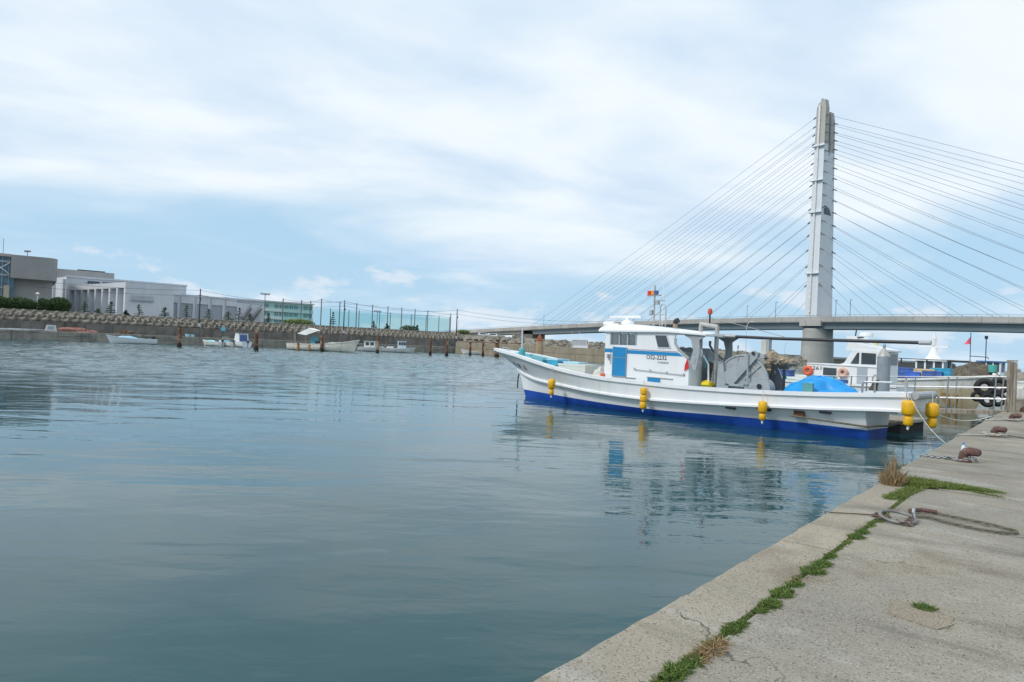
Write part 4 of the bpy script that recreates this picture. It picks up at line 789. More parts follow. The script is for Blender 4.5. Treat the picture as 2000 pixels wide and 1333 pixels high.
for poly in ([(9.0, 1.28), (9.0, 2.4), (8.975, 2.4), (8.975, 1.28)], [(8.365, 1.28), (8.365, 2.39), (8.34, 2.39), (8.34, 1.28)], [(8.975, 1.98), (8.975, 2.0), (8.365, 1.985), (8.365, 1.965)], [(9.0, 1.27), (9.0, 1.3), (8.34, 1.3), (8.34, 1.27)]): slab(poly, hw+.031, hw+.038, 'door_trim', STEEL, dr)
MB().cyl((9.08, hw+.05, 1.75), (9.08, hw+.05, 2.15), .015, 6).build('grab_rail', STEEL, FB); MB().box((9.2, hw+.05, 2.02), (.08, .08, .16)).build('deck_lamp', GREY, FB)
MB().cyl((7.95, hw+.05, 1.59), (5.85, hw+.05, 1.5), .015, 6).build('hand_rail', STEEL, FB)
for x in (7.95, 7.25, 6.55, 5.85): MB().mm((x-.02, hw, 1.52+(x-5.85)*.043-.04), (x+.02, hw+.06, 1.52+(x-5.85)*.043+.03)).build('rail_bracket', STEEL, FB)
ht = slab([(7.37, 1.19), (7.37, 1.33), (6.83, 1.32), (6.83, 1.18)], hw+.004, hw+.02, 'blue_hatch', SKYBLUE, FB); slab([(7.4, 1.33), (7.4, 1.35), (6.3, 1.34), (6.3, 1.32)], hw+.004, hw+.04, 'hatch_rail', GALV, FB); slab([(8.4, 1.26), (8.4, 1.28), (7.9, 1.27), (7.9, 1.25)], hw+.004, hw+.04, 'hatch_rail', GALV, FB)
TM = lambda x, y, z, tilt=0.0: Matrix.Translation((x, y, z)) @ Matrix.Rotation(math.pi, 4, 'Z') @ Matrix.Rotation(R(90), 4, 'X') @ Matrix.Rotation(tilt, 4, 'Z')
INK = mat('black_lettering', (.02, .022, .03), .6)
text('registration_number', 'OS2-2232', .215, FB, TM(7.47, hw+.006, 1.98, .0), INK, 1.0)
text('small_inscription', '\u4eca\u25cf\u25a0\u25a0\u25a0\u25a0', .09, FB, TM(6.98, hw+.006, 1.85, .0), GREY, .95)
def hullp(u, f): return Vector((sR(u)+(sG(u)-sR(u))*f, bR(u)+(bG(u)-bR(u))*f-.03*4*f*(1-f), zr(sR(u))+(zg(sG(u))-.1-zr(sR(u)))*f))
for ch, u in (('\u6597', .955), ('\u6804', .93), ('\u4e38', .9)):
    P_ = hullp(u, .42); X_ = (hullp(u-.03, .42)-P_).normalized(); Z_ = X_.cross(hullp(u, .8)-P_).normalized()
    if Z_.y < 0: Z_ = -Z_
    Y_ = Z_.cross(X_); Mx = Matrix.Identity(4)
    for r_ in range(3): Mx[r_][0] = X_[r_]; Mx[r_][1] = Y_[r_]; Mx[r_][2] = Z_[r_]; Mx[r_][3] = (P_+Z_*.03)[r_]
    text('bow_name', ch, .27, FB, Mx, INK, 1.0)
MB().torus((9.0, .25, 2.62), .2, .018, Matrix.Rotation(R(70), 3, 'Y')).build('steering_wheel', DARK, FB)
# roof gear
MB().lathe([(.28, 0), (.26, .12), (.18, .2), (.1, .22), (.1, .3)], (9.15, .1, 3.22), 14).build('radar_base', WHITE, FB); MB().box((9.25, .1, 3.57), (1.5, .12, .1)).build('radar_arm', WHITE, FB)
MB().cyl((9.6, .35, 3.26), (10.05, .4, 3.26), .12, 12).build('search_light', WHITE, FB); MB().box((9.45, .3, 3.2), (.2, .2, .2)).build('lamp_mount', GREY, FB); MB().box((8.85, .95, 3.18), (.12, .1, .16)).build('side_lamp', RUST, FB)
ms = MB().cyl((8.0, 0, 3.1), (8.0, 0, 4.75), .03, 8).build('mast', GALV, FB)
MB().box((8.03, 0, 4.38), (.6, .1, .04)).build('lamp_shelf', GALV, ms); MB().box((8.22, 0, 4.48), (.14, .14, .16)).build('red_lamp', RED, ms); MB().box((8.06, 0, 4.48), (.13, .14, .16)).build('amber_lamp', mat('amber', (.8, .3, .02), .4), ms); MB().box((7.93, 0, 4.48), (.1, .14, .16)).build('blue_lamp', BLUEC, ms)
MB().box((7.8, 0, 4.18), (.5, .05, .04)).build('lamp_shelf', GALV, ms); MB().box((7.86, 0, 4.1), (.12, .12, .14)).build('deck_light', GREY, ms); MB().box((8.12, 0, 3.75), (.12, .12, .16)).build('horn', GREY, ms); MB().tube([(8, 0, 4.75), (7.95, 0, 4.85), (7.78, 0, 4.85), (7.78, 0, 5.25)], .015, 5).build('aerial', WHITE, ms); MB().cyl((7.62, 0, 3.1), (7.62, 0, 5.6), .01, 5).build('whip_aerial', WHITE, ms)
MB().tube([(7.72, 0, 3.1), (7.72, 0, 3.95), (7.66, 0, 4.05), (7.55, 0, 4.02), (7.47, 0, 3.9), (7.47, 0, 3.1)], .022, 6).build('hoop_ladder', GALV, FB); MB().box((7.85, 0, 3.65), (.75, .03, .03)).build('hoop_stay', GALV, FB); MB().box((7.6, 0, 3.4), (.3, .03, .03)).build('hoop_rung', GALV, FB)
ex = MB().cyl((7.24, -.3, 3.0), (7.24, -.3, 3.36), .09, 12).build('exhaust_stack', mat('brown_stack', (.3, .22, .17), .8, .2), FB); MB().tube([(7.24, -.3, 3.34), (7.22, -.3, 3.42), (7.12, -.3, 3.46)], .1, 12).build('stack_outlet', DARK, ex)
# working deck gear
ga = MB().tube([(5.75, .3, .7), (5.78, .3, 3.22), (5.74, .3, 3.32)], .075, 10).build('gantry_post', GALV, FB); MB().tube([(5.17, .3, .7), (5.14, .3, 3.15), (5.18, .3, 3.24)], .075, 10).build('gantry_post', GALV, FB); MB().cyl((5.8, .3, 3.3), (5.1, .3, 3.2), .075, 10).build('gantry_beam', GALV, FB)
MB().cyl((5.44, .3, 3.25), (5.44, .3, 3.66), .03, 8).build('beacon_stem', DARK, FB); MB().lathe([(.08, 0), (.08, .1), (.065, .17), (.02, .2)], (5.44, .3, 3.64), 12).build('red_beacon', mat('beacon_red', (.6, .07, .03), .35), FB)
MB().tube([(6.1, 0, 2.93), (4.5, 0, 2.88)], .045, 8).build('boom_socket', GALV, FB); MB().tube([(4.6, 0, 2.88), (3.2, 0, 2.84), (-1.1, 0, 2.80)], .05, 8).build('boom', DARK, FB); MB().cyl((-1.0, 0, 2.8), (-1.3, 0, 2.8), .065, 8).build('boom_end', GREY, FB)
MB().tube([(5.4, .3, 3.5), (4.3, .15, 3.25), (2.9, 0, 2.9)], .01, 4).build('boom_stay', GALV, FB)
MB().lathe([(.03, 0), (.19, .03), (.2, .07), (.17, .1)], (5.5, .75, 2.25), 18, Matrix.Rotation(R(-80), 3, 'X') @ Matrix.Rotation(R(20), 3, 'Y')).build('work_lamp', WHITE, FB)
MB().tube([(5.45, .62, 2.2), (5.25, .6, 1.9), (5.2, .6, 1.0)], .03, 6).build('lamp_arm', WHITE, FB)
MB().add([(5.72, hw+.04, 2.08), (5.66, hw+.03, 1.75), (5.84, hw+.05, 1.62), (5.8, hw+.07, 1.85)], [(0, 1, 2, 3)]).build('red_rag', RED, FB)
for i in range(7): MB().cyl((5.5-.02*i % 3, .1, 1.25+.11*i), (5.3, .5+.05*(i % 2), 1.28+.11*i), .06, 8).build('rope_coil', ROPE if i % 2 else DNET, FB)
MB().blob((5.3, .55, 1.2), (.2, .22, .16), .15, 10, 6, 2).build('yellow_hose', mat('yellow_plastic', (.8, .6, .02), .5), FB, sm=True); MB().box((5.36, .5, 1.95), (.12, .06, .35)).build('teal_rag', TEAL, FB)
# net drum: flanges face the ship's side
dc = (4.05, 0, 1.35)
def disc(c, r, y0, y1, n=40): return MB().tube([(c[0], y0, c[2]), (c[0], y1, c[2])], r, n)
disc(dc, .93, .42, .47).build('drum_flange', GREY, FB); disc(dc, .93, -.47, -.42).build('drum_flange', GREY, FB); disc(dc, .62, -.42, .42).build('net_on_drum', DNET, FB)
MB().torus((dc[0], .475, dc[2]), .9, .03, Matrix.Rotation(R(90), 3, 'X'), 44).build('flange_rim', GREY, FB); MB().torus((dc[0], .475, dc[2]), .66, .022, Matrix.Rotation(R(90), 3, 'X'), 40).build('flange_ring', GREY, FB)
for k in range(6): a = k*math.pi/3+.3; MB().cyl((dc[0]+.15*math.cos(a), .49, dc[2]+.15*math.sin(a)), (dc[0]+.88*math.cos(a), .49, dc[2]+.88*math.sin(a)), .025, 5).build('flange_rib', GREY, FB)
slab([(4.72, 1.28), (4.3, 1.3), (3.5, 2.2), (3.46, 2.36), (3.62, 2.42), (3.75, 2.36), (4.72, 1.6)], .52, .58, 'drum_arm', GREY, FB)
slab([(4.95, .75), (4.85, 1.9), (4.7, 1.98), (4.58, 1.3), (4.45, 1.28), (4.6, .75)], .5, .6, 'drum_side_frame', GREY, FB); slab([(3.95, 1.3), (3.72, 1.3), (3.62, .75), (3.75, .75)], .5, .6, 'drum_side_frame', GREY, FB); slab([(4.6, 1.22), (3.7, 1.22), (3.7, 1.3), (4.6, 1.3)], .5, .6, 'frame_bar', GREY, FB)
MB().cyl((3.62, .5, 2.33), (3.62, .64, 2.33), .05, 10).build('arm_pin', DARK, FB); MB().tube([(3.78, .62, 1.3), (3.8, .62, 2.3)], .03, 6).build('ram', GREY, FB)
disc((3.32, 0, 1.2), .36, .35, .7, 28).build('winch_drum', GREY, FB); MB().mm((3.1, .1, .72), (3.6, .8, .95)).build('winch_bed', GREY, FB); disc((3.32, 0, 1.28), .08, .7, .74, 12).build('winch_hub', DARK, FB)
MB().mm((3.3, -.3, 2.2), (3.7, .5, 2.32)).build('hauler_head', GREY, FB); MB().mm((3.42, -.05, 2.3), (3.6, .15, 2.78)).build('motor_cover', mat('cover_white', (.6, .58, .52), .8), FB); MB().mm((3.34, -.06, 2.3), (3.415, .14, 2.8)).build('motor_back', GREY, FB)
for x in (3.1, 2.72): MB().cyl((x, .3, .75), (x, .3, 2.0), .05, 8).build('stanchion', DARK, FB)
t = thing('hung_net', 'brown fishing net bundle slung over the dark stanchions aft of the drum', 'net', bpos(3.0, .1, 1.95), BRZ); nb = MB()
for i, (x, z, d) in enumerate(((.3, .3, .25), (.1, .2, .22), (-.1, .15, .2), (.25, .02, .2), (-.28, .1, .16), (.35, -.18, .2), (-.42, .12, .13), (.2, .12, .2))): nb.blob((x, -.1+.1*(i % 2), z), (d, .28, d*.8), .22, 12, 7, i)
nb.build('netting', NET, t, sm=True)
MB().mm((2.75, -.5, .75), (3.1, .2, 1.2)).build('dark_chest', mat('chest', (.05, .07, .12), .5), FB)
t = thing('tarp_heap', 'bright blue tarpaulin draped over gear on the white boat afterdeck', 'tarp', bpos(1.6, .25, .75), BRZ)
MB().blob((0, 0, -.02), (1.18, .78, .96), .075, 46, 16, 9, True).build('tarpaulin', TARP, t, sm=True); MB().box((.0, .8, .42), (.3, .12, .66)).build('teal_board', mat('board', (.1, .3, .32), .6), t)
MB().box((.3, -1.2, .8), (1.1, .6, .12)).build('blue_tray', BLUEC, t)
MB().tube([(.18, .75, 1.0), (.18, .75, 1.58), (.14, .75, 1.63), (-.6, .75, 1.66)], .03, 6).build('stern_rail', STEEL, FB); MB().tube([(-.15, .75, 1.0), (-.15, .75, 1.63)], .03, 6).build('stern_rail_post', STEEL, FB); MB().add([(.05, .7, 1.4), (-.2, .7, 1.4), (-.25, .72, 1.72), (-.12, .72, 1.68)], [(0, 1, 2, 3)]).build('winch_handle', DNET, FB)
MB().cyl((-1.18, -.75, 1.34), (-1.18, .8, 1.34), .11, 12).build('stern_roller', GREY, FB); MB().tube([(-1.25, -.7, 1.4), (-1.32, -.75, 1.3), (-1.32, -.78, .8)], .03, 6).build('roller_bracket', STEEL, FB); MB().tube([(-.98, .85, 1.2), (-.98, .85, 1.75)], .04, 6).build('stern_post', GREY, FB)
MB().mm((1.65, 1.0, .46), (1.95, 1.18, .66)).build('rusty_bracket', RUST, FB); MB().tube([(2.0, 1.24, .5), (1, 1.14, .44), (0, .9, .38), (-.4, .4, .42), (-.6, -.4, .52)], .03, 6).build('rub_rope', ROPE, FB)
for x in (4.1, 1.2, 2.95): slab([(x, zr(x)-.12), (x-.3, zr(x)-.13), (x-.32, zr(x)-.07), (x, zr(x)-.07)], bR((x+1.03)/16.43)-.2, bR((x+1.03)/16.43)-.08, 'scupper', DARK, FB)
# ---- yellow fenders
def fender(label, p, floats, rope):
    t = thing('fender_string', label, 'fender', p, random.uniform(0, 3), 'yellow float fenders on the white boat'); z = 0
    MB().cyl((0, 0, rope), (0, 0, 0), .012, 5).build('rope', WROPE, t)
    for r, h in floats:
        MB().lathe([(r*.35, 0), (r*.8, -h*.06), (r, -h*.18), (r*1.02, -h*.5), (r, -h*.82), (r*.75, -h*.95), (r*.3, -h)], (0, 0, z), 16).build('float', YEL, t, sm=True); z -= h*.98
    MB().blob((0, 0, z-.05), (.035, .035, .07), .1, 8, 5, 1).build('knot', WHITE, t)
def gb(s): return bG((s+1.05)/18.05)
fender('yellow two-float fender near the white boat bow', bpos(11.75, gb(11.75)+.19, 1.0), [(.15, .42), (.1, .24)], .45)
fender('yellow three-float fender below the white boat cabin', bpos(7.1, gb(7.1)+.16, .98), [(.12, .25), (.12, .25), (.12, .26)], .24)
fender('yellow two-float fender amidships below the net drum', bpos(2.75, gb(2.75)+.17, .88), [(.13, .38), (.1, .22)], .34)
fender('pair of big yellow floats on the near stern corner', bpos(-1.12, 1.06, 1.22), [(.165, .42), (.12, .28)], .2)
fender('pair of big yellow floats on the far stern corner', bpos(-1.38, -.02, 1.15), [(.165, .42), (.12, .28)], .25)
# ================================================================== PONTOON, GANGWAY, POST
STB = Vector((BAX.y, -BAX.x, 0))
pc = onz(1804, 818, .38)
t = thing('pontoon', 'low floating pontoon with grey deck edge behind the white boat stern', 'pontoon', (pc.x, pc.y, 0), BRZ)
MB().mm((0, .0, -.3), (9, 2.2, .28)).build('float_body', mat('pontoon_dark', (.03, .03, .03), .8), t); MB().mm((-.06, -.05, .285), (9, 2.25, .4)).build('deck', WOODP, t); MB().mm((-.1, -.1, .3), (-.065, 2.3, .39)).build('edge_beam', GALV, t)
p = atY(1724, 765, 25.0); 
t = thing('guide_pile', 'grey cone-topped steel guide pile behind the white boat stern', 'pile', (p.x, p.y, -1))
MB().lathe([(.22, 0), (.22, 3.42)], n=20).build('shaft', mat('pile_grey', (.27, .32, .36), .6, .12, 3, streak=(.2, .24, .27)), t, sm=True); MB().lathe([(.225, 3.425), (.1, 3.66), (.05, 3.72)], n=20).build('cone_cap', GALV, t, sm=True); MB().lathe([(.05, 3.72), (.06, 3.84), (.02, 3.9)], n=8).build('cap_knob', GREY, t)
g0 = onz(1962, 800, .7); gd = BAX
t = thing('gangway', 'aluminium gangway with stainless railings sloping from quay to pontoon', 'gangway', g0, BRZ)
Lg = 5.4; gz = lambda x: -.02-.32*x/Lg
fr = MB().loft([[(x, -.0, gz(x)-.14), (x, 0, gz(x)), (x, 1.1, gz(x)), (x, 1.1, gz(x)-.14)] for x in (-.3, Lg)], True).build('walkway', WOODP, t)
for y in (0.02, 1.08):
    for h in (1.2, .82, .42): MB().tube([(-.25, y, gz(0)+h), (Lg*.6, y, gz(Lg*.6)+h), (Lg+.4, y, gz(Lg)+h)], .019, 6).build('rail', STEEL, t)
    for x in (.05, 1.5, 2.9, 4.3, 5.3): MB().cyl((x+.05, y, gz(x)-.1), (x, y, gz(x)+1.2), .026, 6).build('rail_post', STEEL, t)
pb = onz(1974, 806, QZ)
t = thing('quay_post', 'weathered timber clad post standing on the quay at the gangway', 'post', pb, heading(QE))
for i in range(3): MB().mm((-.12, -.13+i*.09, .0), (.12, -.13+i*.09+.082, 1.75+.01*i)).build('board', WOODP, t)
MB().mm((-.11, -.155, .05), (-.05, -.131, 1.7)).build('side_board', WOODP, t); MB().mm((-.14, -.15, 1.775), (.14, .16, 1.82)).build('cap', WOODP, t)
t = thing('concrete_block', 'low concrete block around the foot of the timber post', 'block', onz(1985, 803, QZ)+QN*.55+QE*.3, heading(QE)); qm = MB(); qm.loft([[(-.4, -.5, 0), (.5, -.5, 0), (.5, .9, 0), (-.4, .9, 0)], [(-.4, -.5, .42), (.5, -.5, .42), (.5, .9, .42), (-.4, .9, .42)], [(-.37, -.47, .45), (.47, -.47, .45), (.47, .87, .45), (-.37, .87, .45)]], True).add([(-.37, -.47, .45), (.47, -.47, .45), (.47, .87, .45), (-.37, .87, .45)], [(0, 1, 2, 3)]); qm.build('block', QM1, t)
# ================================================================== BOLLARDS, ROPES, RING
def bollard(px, py, lab, s=1.0):
    p = onz(px, py, QZ+.015); t = thing('bollard', lab, 'bollard', p, heading(QN)-.12, 'bent iron bollards on the quay')
    MB().lathe([(.15*s, -.02), (.15*s, .015), (.115*s, .04)], n=18).build('foot', RUSTB, t, sm=True)
    pts = [(-.02, 0, .02), (-.03, 0, .1), (-.02, 0, .17), (.03, 0, .225), (.1, 0, .245), (.19, 0, .245), (.27, 0, .24), (.31, 0, .235), (.325, 0, .233)]; rs = [.11, .1, .1, .105, .1, .095, .088, .06, .02]
    MB().tube([tuple(c*s for c in q) for q in pts], [r*s for r in rs], 16).build('horn', RUSTB, t, sm=True); return p
bp = [bollard(1884, 902, 'nearest rusty bent bollard with chain and bottle behind it', .69), bollard(1943, 853, 'second rusty bollard, wound with pale rope', .69), bollard(1977, 823, 'third rusty bollard from the camera', .69), bollard(1998, 806, 'rusty bollard beside the concrete block at the frame edge', .69)]
def rope(name, label, cat, pts, r, mt, group=None):
    t = tag(MB().tube(pts, r, 7).build(name, mt), label, cat, group); return t
def chain(mb, pts, r=.012, ln=.055):
    pts = [Vector(p) for p in pts]; acc = 0; k = 0
    for a, b in zip(pts, pts[1:]):
        n = max(1, int((b-a).length/(ln*.72)))
        for i in range(n):
            c = a.lerp(b, (i+.5)/n); d = (b-a).normalized(); u = Vector((0, 0, 1)) if k % 2 else d.cross(Vector((0, 0, 1))).normalized(); k += 1; w = [c+d*(ln/2*math.cos(x))+u*(ln*.32*math.sin(x)) for x in [j*math.pi/4 for j in range(9)]]; mb.tube(w, r*.6, 4, False)
    return mb
c = bp[0]; mb = MB(); chain(mb, [c+QN*-.13+Vector((0, 0, .06))]+[c+Vector((math.cos(a)*.17, math.sin(a)*.17, .05+.02*math.sin(3*a))) for a in [2.2+k*.45 for k in range(28)]], .016, .06); e0, n0 = (c-QO).dot(QE), (c-QO).dot(QN)
for j in range(3): chain(mb, [c+QN*-.15+Vector((0, 0, .05)), Q(e0+.05*j, n0*.5, QZ+.03), Q(e0-.02+.1*j, -.02, QZ+.03), Q(e0-.05, -.06, .3)], .016, .06)
tag(mb.build('mooring_chain', mat('grey_chain', (.3, .31, .32), .55, .2, 20, .6)), 'grey chain wound round the nearest bollard and over the quay edge', 'chain')
for i, (c, lab) in enumerate(((bp[1], 'pale rope coiled round the second bollard'), (bp[2], 'rope coiled round the third bollard'))):
    rn = random.Random(i); pts = [c+Vector((math.cos(a)*(.2+.03*rn.random()), math.sin(a)*(.2+.03*rn.random()), .04+.035*rn.random())) for a in [k*.4 for k in range(48)]]; e0, n0 = (c-QO).dot(QE), (c-QO).dot(QN)
    pts += [Q(e0-.3, n0*.6, QZ+.04), Q(e0-.5, n0*.25, QZ+.04), Q(e0-.55, -.03, QZ+.03), Q(e0-.3, -.3, .3)]; rope('mooring_rope', lab, 'rope', pts, .02, mat('rope_pale', (.38, .37, .33), .9, .2, 20), 'ropes round the bollards')
    pts = [c+QN*.2+Vector((0, 0, .05)), Q(e0+.1, n0+.6, QZ+.03), Q(e0-.1, n0+1.4, QZ+.03), Q(e0+.1, n0+3, QZ+.03)]; rope('loose_rope', 'loose rope end trailing right from the '+('second', 'third')[i]+' bollard', 'rope', pts, .018, mat('rope_brown', (.2, .14, .1), .9) if i else ROPE)
p0 = bpos(-1.1, .95, 1.35); p1 = Q((bp[1]-QO).dot(QE)-1.6, -.05, .5)
rope('stern_line', 'pale stern line from the white boat down toward the quay', 'rope', [p0.lerp(p1, f)-Vector((0, 0, .7*f*(1-f))) for f in [i/14 for i in range(15)]], .007, WROPE)
p0 = onz(1808, 797, .9); p1 = Q((bp[2]-QO).dot(QE)+1.0, -.02, QZ+.05)
rope('pontoon_line', 'pale line sagging from pontoon to quay below the gangway', 'rope', [p0.lerp(p1, f)-Vector((0, 0, 1.0*f*(1-f))) for f in [i/12 for i in range(13)]], .014, WROPE)
# bottle
p = onz(1881, 893, QZ+.015)
t = thing('water_bottle', 'clear plastic bottle with blue cap behind the nearest bollard', 'bottle', p)
MB().lathe([(.03, 0), (.034, .01), (.034, .14), (.03, .17), (.014, .2), (.013, .21)], n=14).build('bottle_body', mat('bottle_clear', (.62, .7, .74), .15, .05), t, sm=True); MB().lathe([(.017, .211), (.017, .24), (.015, .243)], n=12).build('bottle_cap', mat('cap_blue', (.02, .2, .6), .4), t)
MB().lathe([(.0345, .06), (.0345, .12)], n=14).build('bottle_label', WHITE, t)
# steel ring, shackle and rope loop
rc = onz(1753, 1013, QZ+.03)
t = thing('mooring_ring', 'large steel mooring ring lying on the quay beside the coping', 'ring', rc, 0)
MB().torus((0, 0, .015), .155, .016, Matrix.Rotation(R(9), 3, 'X'), 40, 8).build('ring', mat('ring_steel', (.24, .235, .22), .45, .15, 15, .5), t, sm=True)
MB().tube([(.17, .03, -.03), (.17, .03, .07), (.155, .0, .095), (.14, -.02, .07), (.15, -.03, -.02)], .016, 8).build('staple', STEEL, t, sm=True)
mb = MB(); chain(mb, [onz(1703, 1007, QZ+.02), onz(1722, 1002, QZ+.03), onz(1738, 1010, QZ+.03), onz(1730, 1014, QZ+.03), onz(1712, 1010, QZ+.02)], .014, .05); chain(mb, [onz(1745, 1017, QZ+.02), onz(1762, 1021, QZ+.03), onz(1778, 1026, QZ+.02), onz(1784, 1018, QZ+.03), onz(1780, 1010, QZ+.04), onz(1770, 1020, QZ+.03)], .014, .05)
tag(mb.build('rusty_chain', mat('chain_rust', (.17, .12, .1), .8, .4, 25, .3)), 'short rusty chain knotted through the steel mooring ring', 'chain')
pts = [onz(x, y, QZ+.022) for x, y in ((1776, 1000), (1800, 998), (1830, 1003), (1860, 1009), (1900, 1017), (1935, 1024), (1965, 1032), (1982, 1036), (1986, 1039), (1978, 1041), (1950, 1039), (1915, 1034), (1880, 1027), (1845, 1019), (1815, 1010), (1790, 1009), (1780, 1011))]
sp = []
for i in range(len(pts)-1):
    for k in range(4): f = k/4; p0, p1, p2, p3 = pts[max(i-1, 0)], pts[i], pts[i+1], pts[min(i+2, len(pts)-1)]; sp.append(.5*((2*p1)+(p2-p0)*f+(2*p0-5*p1+4*p2-p3)*f*f+(3*p1-p0-3*p2+p3)*f**3))
t = thing('rope_loop', 'long grey rope loop lying on the quay from the steel ring', 'rope', pts[0])
for ph in (0, 2.09, 4.19):
    q = []
    for i, p in enumerate(sp):
        d = (sp[min(i+1, len(sp)-1)]-sp[max(i-1, 0)]).normalized(); s_ = d.cross(Vector((0, 0, 1))); q.append(p+s_*(.007*math.cos(ph+i*.9))+Vector((0, 0, .007*math.sin(ph+i*.9))))
    MB().tube(q, .0075, 6).build('rope_strand', ROPE, t, world=True)
MB().tube([pts[0]+Vector((0, 0, .012)), pts[1]+Vector((0, 0, .012)), pts[2]+Vector((0, 0, .01))], .02, 7).build('rusty_whipping', RUSTB, t, world=True)
rope('thin_line', 'thin dark line from the ring chain over the quay edge', 'rope', [onz(1703, 1006, QZ+.015), onz(1660, 1003, QZ+.012), onz(1622, 1001, QZ+.012), Q(*qen(1612, 1001), QZ+.01), Q(qen(1612, 1001)[0], -.03, .2)], .006, DNET)
# ================================================================== OTHER BOATS AT THE NEAR QUAY
def local(t, x, y, z): return PM[t.name] @ Vector((x, y, z))
s2 = Vector((19.3, 29.7, 0)); c2 = s2+BAX*6.2
B2, R2 = small_boat('fishing_boat', 'white fishing boat with lifebuoys on its cabin behind the blue tarp', 'boat', c2, BRZ, 11.0, 3.0, 1.2, .55, WHITE, mat('green_deck', (.05, .26, .2), .6), 'fishing boats at the near quay', 1.2)
k0, k1 = -3.6, -.2; Y2 = 1.05      # cabin extent along the boat (local x)
slab([(k1, .8), (k1-.02, 1.95), (k1-.12, 2.05), (-1.7, 2.02), (-1.95, 2.12), (-2.25, 2.62), (-2.35, 2.75), (k0, 2.72), (k0, .8)], -Y2, Y2, 'cabin', WHITE, B2)
slab([(-2.0, 2.75), (-2.1, 3.05), (-2.0, 3.4), (-2.2, 3.4), (-2.5, 3.05), (-3.2, 2.9), (-3.75, 2.78), (-3.75, 2.7), (-2.0, 2.7)], -Y2+.05, Y2-.02, 'wheelhouse_roof', WHITE, B2)
for poly, nm in (([(-1.0, 1.5), (-1.0, 1.86), (-1.62, 1.84), (-1.62, 1.48)], 'window'), ([(-2.25, 2.1), (-2.55, 2.62), (-2.62, 2.62), (-2.62, 2.1)], 'window'), ([(-2.72, 2.1), (-2.72, 2.62), (-3.35, 2.6), (-3.35, 2.1)], 'window')):
    f = slab(poly, Y2+.004, Y2+.02, nm, DGLASS, B2)
slab([(-1.02, 1.42), (-1.02, 1.46), (-1.66, 1.44), (-1.66, 1.4)], Y2+.004, Y2+.05, 'sill', GALV, B2)
MB().mm((k0-.02, -.9, 2.1), (k0-.004, .9, 2.6)).build('window', DGLASS, B2)
slab([(-2.55, .95), (-2.55, 2.0), (-3.0, 1.98), (-3.0, .95)], Y2+.004, Y2+.02, 'door', mat('door_grey_blue', (.42, .47, .54), .5), B2); slab([(k1, 2.0), (k1, 2.05), (k0, 2.0), (k0, 1.95)], Y2+.004, Y2+.04, 'belt_rail', WHITE, B2)
text('registration_number', '2261', .26, B2, TM(k1-.1, Y2+.006, 1.72), INK, 1.3); text('registration_number', '-70', .24, B2, TM(-1.72, Y2+.006, 1.66), INK, 1.3)
MB().lathe([(.3, 0), (.31, .08), (.28, .17), (.1, .2)], (-2.55, .1, 3.4), 18).build('radar_dome', WHITE, B2, sm=True); MB().tube([(-2.05, .1, 3.3), (-2.1, .1, 3.75)], .03, 6).build('aerial', DARK, B2); MB().box((-2.3, .3, 3.35), (.4, .1, .06)).build('light_bar', DARK, B2); MB().lathe([(.09, 0), (.1, .1), (.04, .14)], (-3.1, .4, 3.0), 12).build('yellow_lamp', mat('lamp_yellow', (.75, .65, .25), .4), B2)
MB().cyl((5.2, .3, 1.2), (5.2, .3, 2.0), .06, 8).build('bow_bitt', mat('bitt_green', (.06, .35, .28), .5), B2); MB().cyl((1.2, .4, 1.0), (1.2, .4, 1.55), .09, 8).build('mid_bitt', mat('bitt_green', (.06, .35, .28)), B2)
for x, h in ((2.4, 1.65), (-1.55, 1.45)): MB().mm((x, 1.0, 1.05), (x+.3, 1.2, h)).build('teal_locker', TEAL, B2)
MB().torus((3.6, 1.5, 1.0), .2, .09, Matrix.Rotation(R(90), 3, 'X'), 20, 8).build('tyre_fender', RUBBER, B2, sm=True)
MB().tube([(4.55, 1.42, 1.35), (4.6, 1.5, .8), (4.5, 1.52, .6), (4.4, 1.5, .8), (4.45, 1.42, 1.35)], .05, 6).build('hung_rope', ROPE, B2)
mb = MB(); c = (-3.35, Y2+.04, 1.35); mb.tube([(c[0]-.13, c[1], 1.0), (c[0]-.1, c[1], 1.55), (c[0], c[1], 1.65), (c[0]+.1, c[1], 1.55), (c[0]+.13, c[1], 1.0)], .02, 6); mb.box((c[0], c[1], 1.3), (.22, .03, .03)); mb.build('ladder', GALV, B2)
for x, m_, lab in ((-.3, ORANGE, 'bright orange lifebuoy at the front of the second boat cabin'), (-1.95, PALEOR, 'faded pale orange lifebuoy near the second boat cabin door')):
    tag(MB().torus(local(B2, x, Y2+.09, 1.66), .16, .085, Matrix.Rotation(BRZ, 3, 'Z') @ Matrix.Rotation(R(90), 3, 'X'), 20, 8).build('lifebuoy', m_, sm=True), lab, 'lifebuoy', 'lifebuoys on the second boat')
tcr = thing('fish_crate', 'bright blue tray beside the blue tarp', 'crate', local(B2, 1.1, 1.0, 1.32), BRZ); MB().mm((-.55, -.3, 0), (.55, .3, .28)).build('tray', BLUEC, tcr); MB().mm((-.6, -.34, .28), (.6, .34, .33)).build('rim', BLUEC, tcr)
